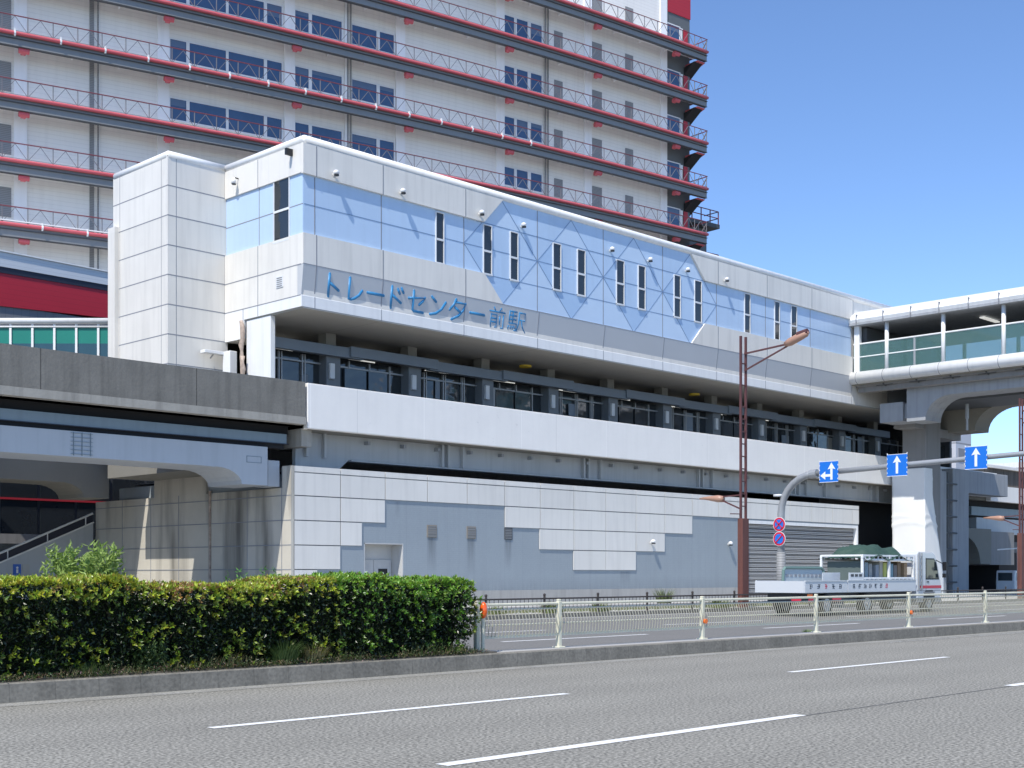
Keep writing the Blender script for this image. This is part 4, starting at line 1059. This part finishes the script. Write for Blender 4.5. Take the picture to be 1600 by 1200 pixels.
# ------------------------------------------------------------------ truck
TY = 26.5; TW_ = 2.15
tk = thing('flatbed_truck', (46.7,TY+TW_/2,0), 'long white flatbed truck with lettered sideboards driving on the road behind the fence', 'truck')
cab = [(50.95,.55),(53.0,.55),(53.12,.75),(53.14,1.05),(53.02,1.45),(52.72,2.15),(52.55,2.42),(52.3,2.54),(51.1,2.54),(50.95,2.45)]
b = MB(); b.prism(cab, 'Y', TY, TY+TW_-.1); cb = b.build('cab', M['truckw'], tk, bevel=.05)
b = MB(); b.prism([(51.75,1.42),(52.83,1.42),(52.62,2.02),(52.42,2.22),(51.75,2.22)], 'Y', TY-.012, TY+.01); b.build('side_window', M['vglass'], cb)
b = MB(); b.prism([(TY+.12,1.45),(TY+TW_-.22,1.45),(TY+TW_-.28,2.2),(TY+.18,2.2)], 'X', 52.75, 52.9); b.map(lambda x,y,z: (x+.20-(z-1.45)*.42, y, z)); b.build('windscreen', M['vglass'], cb)
b = MB(); b.box(51.2,53.1,TY-.008,TY,1.0,1.12); b.build('red_stripe', M['sred'], cb)
b = MB(); b.box(52.98,53.12,TY-.28,TY-.12,1.75,2.12); b.box(53.0,53.08,TY-.24,TY-.1,1.45,1.62); b.bar((52.6,TY,2.2),(53.02,TY-.2,2.0), .03); b.build('mirror', M['black'], cb)
b = MB(); b.box(53.08,53.2,TY+.06,TY+.45,.72,.95); b.build('headlight', M['swhite'], cb)
b = MB(); b.box(51.0,53.16,TY+.02,TY+TW_-.12,.42,.56); b.box(51.5,52.5,TY-.02,TY+.1,.80,.86); b.box(50.95,53.0,TY-.006,TY,.90,.93); b.build('bumper', M['tgrey'], cb)
b = MB(); b.prism([(51.70,1.37),(52.90,1.37),(52.66,2.06),(52.44,2.27),(51.70,2.27)], 'Y', TY-.006, TY+.005); b.build('window_seal', M['black'], cb)
b = MB(); b.prism([(51.5,.42),(52.5,.42),(52.48,.75),(52.3,.92),(51.7,.92),(51.52,.75)], 'Y', TY-.008, TY+.02); b.build('wheel_arch', M['black'], cb)
b = MB(); b.box(51.72,51.735,TY-.006,TY,.7,2.3); b.box(51.8,51.98,TY-.02,TY,1.25,1.3); b.build('door_line', M['truckd'], cb)
b = MB(); b.box(42.5,52.9,TY+.3,TY+TW_-.4,.55,.86); b.box(44.0,45.3,TY+.1,TY+.5,.45,.85); b.build('chassis', M['truckd'], tk)
b = MB(); b.box(42.3,50.85,TY,TY+TW_,.88,.98); b.build('bed', M['galv'], tk)
def board(x0, x1, z0, z1, y=TY):
    b = MB(); b.box(x0,x1,y-.03,y,z0,z1); b.box(x0,x1,y-.05,y-.03,z1-.04,z1); o = b.build('sideboard', M['truckw'], tk)
    return o
sb1 = board(42.3,45.3,.9,1.36); sb2 = board(45.35,50.8,.9,1.38); board(42.3,50.8,.9,1.36,TY+TW_)
b = MB(); b.box(42.26,42.3,TY,TY+TW_,.9,1.34); b.build('tailgate', M['truckw'], tk)
rr = random.Random(4)
for sb, xs in ((sb1,[42.6+.52*k for k in range(5)]),(sb2,[45.7+.42*k for k in range(7)])):
    for k, x in enumerate(xs):
        b = MB()
        for q in range(3):
            z = 1.05+.07*q; a = rr.uniform(0,.06); b.box(x+a, x+a+rr.uniform(.10,.2), TY-.036, TY-.03, z, z+.022)
        for q in range(2): a = rr.uniform(.02,.18); b.box(x+a,x+a+.025,TY-.036,TY-.03,1.05+rr.uniform(0,.05),1.17+rr.uniform(0,.06))
        b.build('painted_character', M['sred'] if (sb is sb1 and k == 2) or (sb is sb2 and k == 6) else M['navy'], sb)
b = MB(); FY = TY+1.0; b.tube([(42.4,FY,.95),(42.43,FY,1.74),(42.55,FY,1.84),(45.1,FY,1.84),(45.24,FY,1.74),(45.28,FY,1.0)], .06, 8)
tg = b.build('tail_frame', M['greenF'], tk)
b = MB(); b.box(42.5,45.2,FY,FY+.02,1.2,1.78); b.build('tail_board', M['meshw'], tg)
b = MB(); 
for k in range(9): b.box(42.6+.29*k,42.77+.29*k,FY-.012,FY,1.50,1.60)
b.build('board_slots', M['pierB'], tg)
b = MB(); b.box(45.5,46.6,TY,TY+.03,1.38,1.66); b.box(44.25,45.5,TY+.4,TY+.43,1.2,1.66); m2 = b.build('side_guard', M['truckw'], tk)
b = MB(); 
for k in range(3): b.box(45.62+.31*k,45.84+.31*k,TY-.006,TY+.036,1.50,1.60)
b.build('guard_slots', M['darkg'], m2)
for x in (43.9,46.9,52.0):
    for y in (TY+.02, TY+TW_-.30):
        b = MB(); b.tube([(x,y,.42),(x,y+.26,.42)], .42, 24); w_ = b.build('wheel', M['tyre'], tk, bevel=.02)
        b = MB(); b.tube([(x,y-.015,.42),(x,y+.1,.42)], .25, 18); b.tube([(x,y-.05,.42),(x,y,.42)], .09, 10); b.build('rim', M['rim'], w_)
b = MB(); b.box(42.2,42.25,TY+.1,TY+.5,.55,.75); b.box(42.6,43.0,TY,TY+.02,.55,.7); b.box(44.3,44.9,TY,TY+.02,.55,.7); b.build('red_reflector', M['sred'], tk)
b = MB(); b.box(42.5,42.85,TY-.01,TY+.01,.74,.86); b.build('amber_marker', M['orange'], tk)
b = MB(); b.bar((51.05,TY-.04,.9),(51.05,TY-.04,2.5), .04); b.bar((51.3,TY-.04,.9),(51.3,TY-.04,2.5), .04)
for k in range(6): b.bar((51.05,TY-.04,1.0+.27*k),(51.3,TY-.04,1.0+.27*k), .03)
b.build('ladder', M['galv'], tk)
cg = thing('cargo_cage', (48.6,TY+1,.98), 'white slatted cage of boards and sheets on the truck bed', 'cage')
b = MB()
for y in (TY+.06, TY+1.9):
    for x in (46.6,48.7,50.72): b.bar((x,y,.98),(x,y,2.36), .09)
    for z in (1.28,1.44,2.18,2.34): b.bar((46.6,y,z),(50.72,y,z), .07)
    for k in range(12): b.bar((46.8+.34*k,y,1.28),(46.8+.34*k,y,1.44), .06); b.bar((46.8+.34*k,y,2.18),(46.8+.34*k,y,2.34), .05)
b.bar((46.6,TY+.06,2.34),(46.6,TY+1.9,2.34), .07); b.bar((50.72,TY+.06,2.34),(50.72,TY+1.9,2.34), .07)
b.build('frame', M['trim'], cg)
cols_ = [(.10,.13,.12),(.26,.35,.40),(.40,.40,.38),(.30,.33,.36),(.50,.46,.38),(.70,.68,.18),(.22,.34,.38),(.24,.20,.18),(.30,.20,.12),(.42,.28,.16)]
for k in range(10):
    b = MB(); x = 46.8+.39*k; b.box(x, x+.26, TY+.25+.04*(k%3), TY+1.75, 1.0, 2.12-.05*(k % 4)); tag(b.build('stored_board', mat('board_colour_%d' % k, cols_[k], .7), origin=(x,TY+1,1)),
        ['dark grey green board standing at the rear end inside the truck cage','blue grey board standing second from the rear in the truck cage','light grey board standing third from the rear in the truck cage','slate grey board standing between the light grey and cream boards in the truck cage','cream board standing next to the bright yellow sheet in the cage','bright yellow sheet standing upright in the truck cage','teal grey board standing between the yellow sheet and the dark brown board in the cage','dark brown board standing between teal and russet boards in the cage','russet board standing second from the cab in the truck cage','light brown board standing up against the cab in the truck cage'][k], 'board', 'boards in the truck cage')
b = MB(); nx, ny = 48, 18; rr = random.Random(9)
for i in range(nx+1):
    for j in range(ny+1):
        u, v = i/nx, j/ny; e = min(1, 5*min(u,1-u))*min(1,5*min(v,1-v))
        z = 2.40+e*(.10+.22*math.exp(-((u-.42)/.22)**2)+.14*math.exp(-((u-.8)/.13)**2)+.06*abs(math.sin(u*19+v*7))+.05*math.sin(v*13+u*11)*math.sin(u*31))-(1-e)*(.16+.1*math.sin(u*15))+rr.uniform(-.02,.02)
        b.v.append((46.55+4.0*u, TY-.02+2.05*v, z))
for i in range(nx):
    for j in range(ny): a = i*(ny+1)+j; b.face((a,a+ny+1,a+ny+2,a+1))
tag(b.build('green_tarpaulin', M['tarpG'], origin=(48.5,TY+1,2.4), smooth=True), 'crumpled dark green tarpaulin lying on top of the truck cage', 'tarpaulin')

# parked white van at the right
t = thing('parked_van', (100.5,44,0), 'small white van parked in the shade under the farther viaduct', 'van')
vx, vy = 97.2, 42.6
b = MB(); b.prism([(vx,.35),(vx+3.3,.35),(vx+3.35,.95),(vx+2.7,1.15),(vx+2.2,1.85),(vx+.1,1.88),(vx,1.0)], 'Y', vy, vy+1.5); bd = b.build('body', M['truckw'], t, bevel=.08)
b = MB(); b.prism([(vx+.3,1.1),(vx+2.45,1.1),(vx+2.05,1.7),(vx+.3,1.7)], 'Y', vy-.015, vy+.01); b.box(vx-.015,vx+.02,vy+.2,vy+1.3,1.1,1.7); b.build('window', M['vglass'], bd)
for x in (vx+.65, vx+2.7):
    b = MB(); b.tube([(x,vy-.02,.32),(x,vy+.18,.32)], .3, 18); w_ = b.build('wheel', M['tyre'], t)
    b = MB(); b.tube([(x,vy-.035,.32),(x,vy,.32)], .18, 14); b.build('rim', M['rim'], w_)
b = MB(); b.tube([(95.2,41.5,.1),(95.2,41.5,3.6)], .07, 8); b.tube([(95.2,41.5,3.5),(94.2,42.6,3.4)], .05, 8)
tag(b.build('white_pole', M['white'], origin=(95.2,41.5,.1)), 'thin white pole with a short arm in front of the parked van', 'pole')

# ------------------------------------------------------------------ vegetation
class Leaves:
    def __init__(s, seed): s.v = []; s.f = []; s.c = []; s.r = random.Random(seed)
    def leaf(s, p, d, up, L, w, col):
        """folded leaf: point p, direction d, six vertices"""
        side = d.cross(up); 
        if side.length < 1e-3: side = d.cross(Vector((1,0,0)))
        side.normalize(); nrm = side.cross(d).normalized(); n = len(s.v)
        a = p; m1 = p+d*L*.5+nrm*(-.06*L); t = p+d*L
        s.v += [tuple(a), tuple(p+d*L*.42+side*w/2+nrm*w*.18), tuple(t), tuple(p+d*L*.42-side*w/2+nrm*w*.18)]
        s.f += [(n,n+1,n+2),(n,n+2,n+3)]; s.c += [col]*4
    def build(s, name, m, parent=None, origin=None):
        b = MB(); b.v = s.v; b.f = s.f; b.mi = [0]*len(s.f); return b.build(name, m, parent, origin, colors=s.c)
def rv_(r): 
    while True:
        v = Vector((r.uniform(-1,1), r.uniform(-1,1), r.uniform(-1,1)))
        if .1 < v.length < 1: return v.normalized()
def hprof(x):
    """hedge top height, front and back faces at x"""
    top = 1.45+.05*math.sin(x*1.7)+.035*math.sin(x*4.3+1)
    top -= .065*math.exp(-((x-11.2)/1.0)**2)
    if x > 12.2: top += .09*math.exp(-((x-13.2)/.8)**2)
    fr = 16.04+.06*math.sin(x*2.3)+.04*math.sin(x*6.1); bk = 17.55+.05*math.sin(x*3)
    if x > 12.6: fr -= .10*math.exp(-((x-13.9)/.9)**2)
    if x > 15.0:
        k = min(1,(x-15.0)/.6); c = 1-math.sqrt(max(0,1-k*k)); top -= .14*c; fr += .3*c; bk -= .3*c
    return top, fr, bk
hg = thing('clipped_hedge', (8,16.8,.25), 'long clipped evergreen hedge with glossy leaves on the road median', 'hedge')
lv = Leaves(21); r = lv.r
def surf(q, x):
    top, fr, bk = hprof(x); zb = .36+.08*math.sin(x*5)
    if q == 'side':
        z = r.uniform(zb, top); sh = max(0,.2-(top-z)); return Vector((x, fr+sh*sh*3, z)), Vector((0,-1,.25))
    if q == 'top': return Vector((x, r.uniform(fr+.04,bk), top+.012*math.sin(x*31)+r.uniform(-.05,.035))), Vector((0,-.15,1))
    xe = 15.45; t_, f_, b_ = hprof(15.3); z = r.uniform(.5, t_-.05); return Vector((xe-.3*((z-1.0)/.6)**2, r.uniform(f_,b_), z)), Vector((1,-.2,.2))
# inner leaves, coloured near black to stand in for shade inside the hedge
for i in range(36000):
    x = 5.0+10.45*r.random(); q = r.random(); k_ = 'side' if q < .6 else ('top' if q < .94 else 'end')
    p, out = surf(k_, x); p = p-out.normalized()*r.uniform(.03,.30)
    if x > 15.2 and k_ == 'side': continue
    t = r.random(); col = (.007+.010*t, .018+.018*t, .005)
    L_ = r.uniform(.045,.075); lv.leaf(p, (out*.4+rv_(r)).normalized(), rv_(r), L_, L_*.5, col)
# leaf rosettes at the shoot tips
def rosette(p, out, col, n, L0):
    ax = (out+rv_(r)*.45).normalized(); u = ax.cross(rv_(r)).normalized(); w_ = ax.cross(u)
    for k in range(n):
        a = 6.283*k/n+r.uniform(-.3,.3); tilt = r.uniform(.35,1.1); d = (ax*(1-.45*tilt)+(u*math.cos(a)+w_*math.sin(a))*tilt*.8).normalized()
        L_ = L0*r.uniform(.7,1.15); lv.leaf(p+d*.008, d, ax, L_, L_*r.uniform(.40,.5), tuple(c*r.uniform(.8,1.2) for c in col))
for i in range(9200):
    x = 5.0+10.45*r.random(); q = r.random(); k_ = 'side' if q < .37 else ('top' if q < .95 else 'end')
    p, out = surf(k_, x); top, fr, bk = hprof(x)
    if k_ == 'side':
        if x > 15.2: continue
        dz = top-p.z; cl = math.sin(x*5.1+p.z*6)+math.sin(p.z*9.3-x*2.7)+.7*math.sin(x*13+p.z*4)
        keep = .95 if dz < .20 else (.42 if cl > .6 else .06)
        if x > 12.4 and dz < .7: keep = max(keep,.42)
        if r.random() > keep: continue
        p = p-out*r.uniform(0,.09)
    young = k_ == 'top' or top-p.z < .17
    rusty = .75*math.exp(-((x-9.9)/.55)**2)+.4*math.exp(-((x-11.7)/.5)**2)+.12*math.exp(-((x-8.4)/.7)**2)
    if x > 12.3: rusty = .04
    a = r.random()
    if young and a < .70*rusty: col = (.32,.20,.07)
    elif young: t = r.random(); col = (.27+.18*t, .34+.15*t, .045)
    else: t = r.random(); col = (.10+.13*t, .16+.12*t, .025)
    if x > 12.5: col = (col[0]*.55, col[1]*.85, col[2]*.9)
    rosette(p, out, col, r.randint(4,7), r.uniform(.055,.085))
lv.build('foliage', M['leaf'], hg)
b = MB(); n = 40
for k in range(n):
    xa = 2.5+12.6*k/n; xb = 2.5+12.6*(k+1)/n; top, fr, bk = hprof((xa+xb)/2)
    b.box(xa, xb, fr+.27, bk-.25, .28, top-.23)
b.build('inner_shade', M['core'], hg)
b = MB(); r = random.Random(2)
for k in range(170):
    x = r.uniform(3,15.5); y = r.uniform(16.35,17.1); p = Vector((x,y,.25)); pts = [tuple(p)]
    for q in range(3): p = p+Vector((r.uniform(-.09,.09), r.uniform(-.16,.03), r.uniform(.15,.25))); pts.append(tuple(p))
    b.tube(pts, [.014,.011,.008,.004], 5)
for k in range(26):
    p = Vector((15.05+r.uniform(-.15,.1), 16.6+r.uniform(-.25,.25), .25)); pts = [tuple(p)]
    for q in range(4): p = p+Vector((r.uniform(.03,.14), r.uniform(-.09,.05), r.uniform(.12,.2))); pts.append(tuple(p))
    b.tube(pts, [.016,.013,.010,.008,.004], 5)
b.build('stems', M['stem'], hg)

def weedclump(name, c, n, h, spread, blade, label, cat, group=None, cols=((.07,.14,.03),(.12,.20,.04)), seed=1, droop=.35, kindb='blade'):
    """blade: grass tuft / leafy weed"""
    lv = Leaves(seed); r = lv.r
    for i in range(n):
        a = r.uniform(0,6.283); q = spread*r.random()**.6; p = Vector((c[0]+q*math.cos(a), c[1]+q*math.sin(a)*.6, c[2]))
        hh = h*r.uniform(.45,1); t = r.random(); col = tuple(cols[0][k]*(1-t)+cols[1][k]*t for k in range(3))
        if kindb == 'blade':
            d = Vector((math.cos(a)*droop*r.random()*1.3, math.sin(a)*droop*r.random(), 1)).normalized(); m_ = p+d*hh*.6
            e = m_+(d+Vector((math.cos(a)*.7*droop*2,math.sin(a)*.5*droop*2,-.1))).normalized()*hh*.45
            s = Vector((-math.sin(a),math.cos(a),0))*blade; nn = len(lv.v)
            lv.v += [tuple(p-s),tuple(p+s),tuple(m_+s*.8),tuple(m_-s*.8),tuple(e)]; lv.f += [(nn,nn+1,nn+2,nn+3),(nn+3,nn+2,nn+4)]; lv.c += [col]*5
        else:
            d = Vector((math.cos(a)*.22*r.random(), math.sin(a)*.22*r.random(), 1)).normalized(); k = int(hh/.045)
            for j in range(k):
                pp = p+d*hh*(j+1)/k+rv_(r)*.02
                for w in range(2): lv.leaf(pp, (rv_(r)+Vector((0,0,.35))).normalized(), rv_(r), blade*r.uniform(.7,1.3), blade*.3, tuple(x*(.6+.6*j/k) for x in col))
    return tag(lv.build(name, M['weed'], None, c), label, cat, group)
weedclump('leafy_weed', (9.5,18.35,.05), 230, 1.98, .34, .11, 'bushy light green weed standing up behind the hedge in front of the stairs', 'weed', cols=((.17,.26,.05),(.30,.40,.10)), seed=3, kindb='leafy')
weedclump('leafy_weed', (12.62,17.9,.05), 24, 1.68, .16, .09, 'small fresh green sprig poking above the hedge between the rusty downpipe and the wall corner', 'weed', cols=((.08,.2,.03),(.12,.28,.05)), seed=4, kindb='leafy')
weedclump('leafy_weed', (11.95,17.9,.05), 14, 1.66, .10, .09, 'thin green sprig poking above the hedge in front of the rusty downpipe', 'weed', cols=((.08,.2,.03),(.12,.28,.05)), seed=14, kindb='leafy')
lows = [(9.35,16.22,.26,150,.42,.22,'leafy','dense dark green weed bulging from the foot of the hedge onto the kerb'),
        (7.75,16.22,.26,80,.34,.16,'leafy','low green weed at the hedge foot below the blue stair sign'),
        (11.55,16.15,.26,420,.46,.24,'blade','drooping green grass tuft at the hedge foot near its middle'),
        (12.1,16.15,.26,260,.36,.22,'blade','dry yellow grass tuft beside the drooping green tuft at the hedge foot'),
        (15.05,16.15,.26,160,.22,.22,'blade','small grey green grass tuft beside the delineator'),
        (10.6,16.18,.26,120,.28,.30,'blade','thin straw coloured grass under the middle of the hedge'),
        (8.4,16.12,.26,120,.22,.3,'blade','short grass on the kerb edge between two leafy weeds under the hedge')]
for i, (x,y,z,n,h,s,kd,lab) in enumerate(lows):
    cols = ((.05,.10,.03),(.11,.17,.05)) if i not in (3,5) else ((.22,.20,.09),(.32,.28,.14))
    weedclump('grass_tuft' if kd == 'blade' else 'leafy_weed', (x,y,z), n, h, s, .007 if kd == 'blade' else .055, lab, 'weed' if kd != 'blade' else 'grass', cols=cols, seed=30+i, droop=.55, kindb=kd)
lv = Leaves(91); r = lv.r
for i in range(2600):
    x = r.uniform(4.5,15.3); y = 15.93+abs(r.gauss(0,.16)); dens = .5+.5*math.sin(x*2.3)*math.sin(x*.9+1)
    if r.random() > .35+.65*dens: continue
    h_ = r.uniform(.04,.10+.16*dens); t = r.random(); c = (.025+.05*t,.05+.06*t,.014+.012*t)
    if r.random() < .2: c = (.22,.19,.10)
    p = Vector((x,y,.25)); d = Vector((r.uniform(-.5,.5), r.uniform(-.9,.3), 1)).normalized()
    if r.random() < .5: lv.leaf(p, d, rv_(r), h_*1.3, .012, c)
    else:
        for q in range(4): lv.leaf(p+d*h_*(.4+.2*q), (rv_(r)+Vector((0,-.3,.4))).normalized(), rv_(r), r.uniform(.025,.05), r.uniform(.012,.02), c)
tag(lv.build('undergrowth', M['weed']), 'low dark weeds and grass blades spilling over the kerb under the hedge', 'weeds', kind='stuff')
# leaf litter and low growth on the median soil
lv = Leaves(77); r = lv.r
for i in range(7000):
    x = r.uniform(3,15.6); y = 15.9+abs(r.gauss(0,.22)); t = r.random()
    c = (.16,.12,.07) if t < .45 else ((.05,.10,.03) if t < .8 else (.30,.26,.18))
    lv.leaf(Vector((x,y,.275+r.random()*.06)), rv_(r), Vector((0,0,1)), r.uniform(.02,.05), r.uniform(.008,.02), tuple(k*r.uniform(.6,1.2) for k in c))
tag(lv.build('leaf_litter', M['weed']), 'dry leaf litter and tiny weeds on the soil under the hedge', 'litter', kind='stuff')
for i, (x,y,n,h,s,lab) in enumerate([(45.3,35.4,260,1.0,.35,'tall green weed against the wall foot below the stepped panels'),(36.2,33.6,200,.55,.5,'wider yellow green weed behind the dark railing near the hedge end'),
        (39.0,33.7,160,.45,.5,'smaller yellow green weed behind the dark railing below the wall vents'),(47.0,33.7,200,.5,.7,'low weeds at the foot of the near brown street lamp'),(33.5,34.0,160,.4,.6,'low yellow weeds behind the dark railing directly beside the orange delineator')]):
    weedclump('roadside_weed', (x,y,.12), n, h, s, .016, lab, 'weed', cols=((.10,.15,.05),(.25,.28,.10)), seed=60+i, droop=.4)
weedclump('roadside_weed', (27.1,16.9,.05), 120, .28, .12, .012, 'small bright green weed under the guard fence beyond the first reflector', 'weed', cols=((.12,.22,.04),(.2,.3,.06)), seed=70)
lv = Leaves(78); r = lv.r
for i in range(5000):
    x = r.uniform(30,62); c = (.24,.24,.10) if r.random() < .5 else (.16,.20,.08)
    lv.leaf(Vector((x,r.uniform(33.4,34.6),.14)), (Vector((r.uniform(-.4,.4),r.uniform(-.4,.4),1))).normalized(), rv_(r), r.uniform(.06,.20), .02, c)
tag(lv.build('verge_grass', M['weed']), 'thin dry yellow grass along the far pavement edge', 'grass', kind='stuff')
b = MB(); b.box(20,68,35.0,35.25,.1,.34); tag(b.build('low_wall', M['concP'], origin=(40,35,.1)), 'low pale concrete edging behind the far railing', 'wall')

# ------------------------------------------------------------------ sky, sun, camera
el = R(55.); sd = Vector((-.66,-.24,0)).normalized()
wd = bpy.data.worlds.new('World'); scn.world = wd; wd.use_nodes = True; nt = wd.node_tree
sky = nt.nodes.new('ShaderNodeTexSky'); sky.sky_type = 'NISHITA'; sky.sun_disc = False; sky.sun_elevation = el
sky.sun_rotation = math.atan2(sd.x, sd.y); sky.air_density = .8; sky.dust_density = .05; sky.ozone_density = 2.2
bg = nt.nodes['Background']; tn = nt.nodes.new('ShaderNodeVectorMath'); tn.operation = 'MULTIPLY'; tn.inputs[1].default_value = (1.10,1.25,1.45)
nt.links.new(sky.outputs[0], tn.inputs[0]); nt.links.new(tn.outputs[0], bg.inputs[0]); bg.inputs[1].default_value = .148
sl_ = bpy.data.lights.new('sun', 'SUN'); sl_.energy = 5.0; sl_.angle = R(.5); sl_.color = (1,.955,.87)
so = bpy.data.objects.new('sun', sl_); COL.objects.link(so)
to_sun = Vector((sd.x*math.cos(el), sd.y*math.cos(el), math.sin(el)))
so.rotation_euler = to_sun.to_track_quat('Z','Y').to_euler(); so.location = (0,0,60)
cd = bpy.data.cameras.new('camera'); cam = bpy.data.objects.new('camera', cd); COL.objects.link(cam)
cam.location = (0,0,1.6); cam.rotation_euler = (R(90), 0, R(44.62-90))
cd.sensor_width = 36; cd.lens = 2052/1600*36; cd.shift_y = (897-600)/1600; cd.clip_start = .1; cd.clip_end = 6000
scn.camera = cam
scn.view_settings.view_transform = 'Standard'; scn.view_settings.look = 'None'; scn.view_settings.exposure = 0; scn.view_settings.gamma = 1
scn.render.engine = 'CYCLES'; scn.cycles.use_denoising = True; scn.cycles.max_bounces = 6
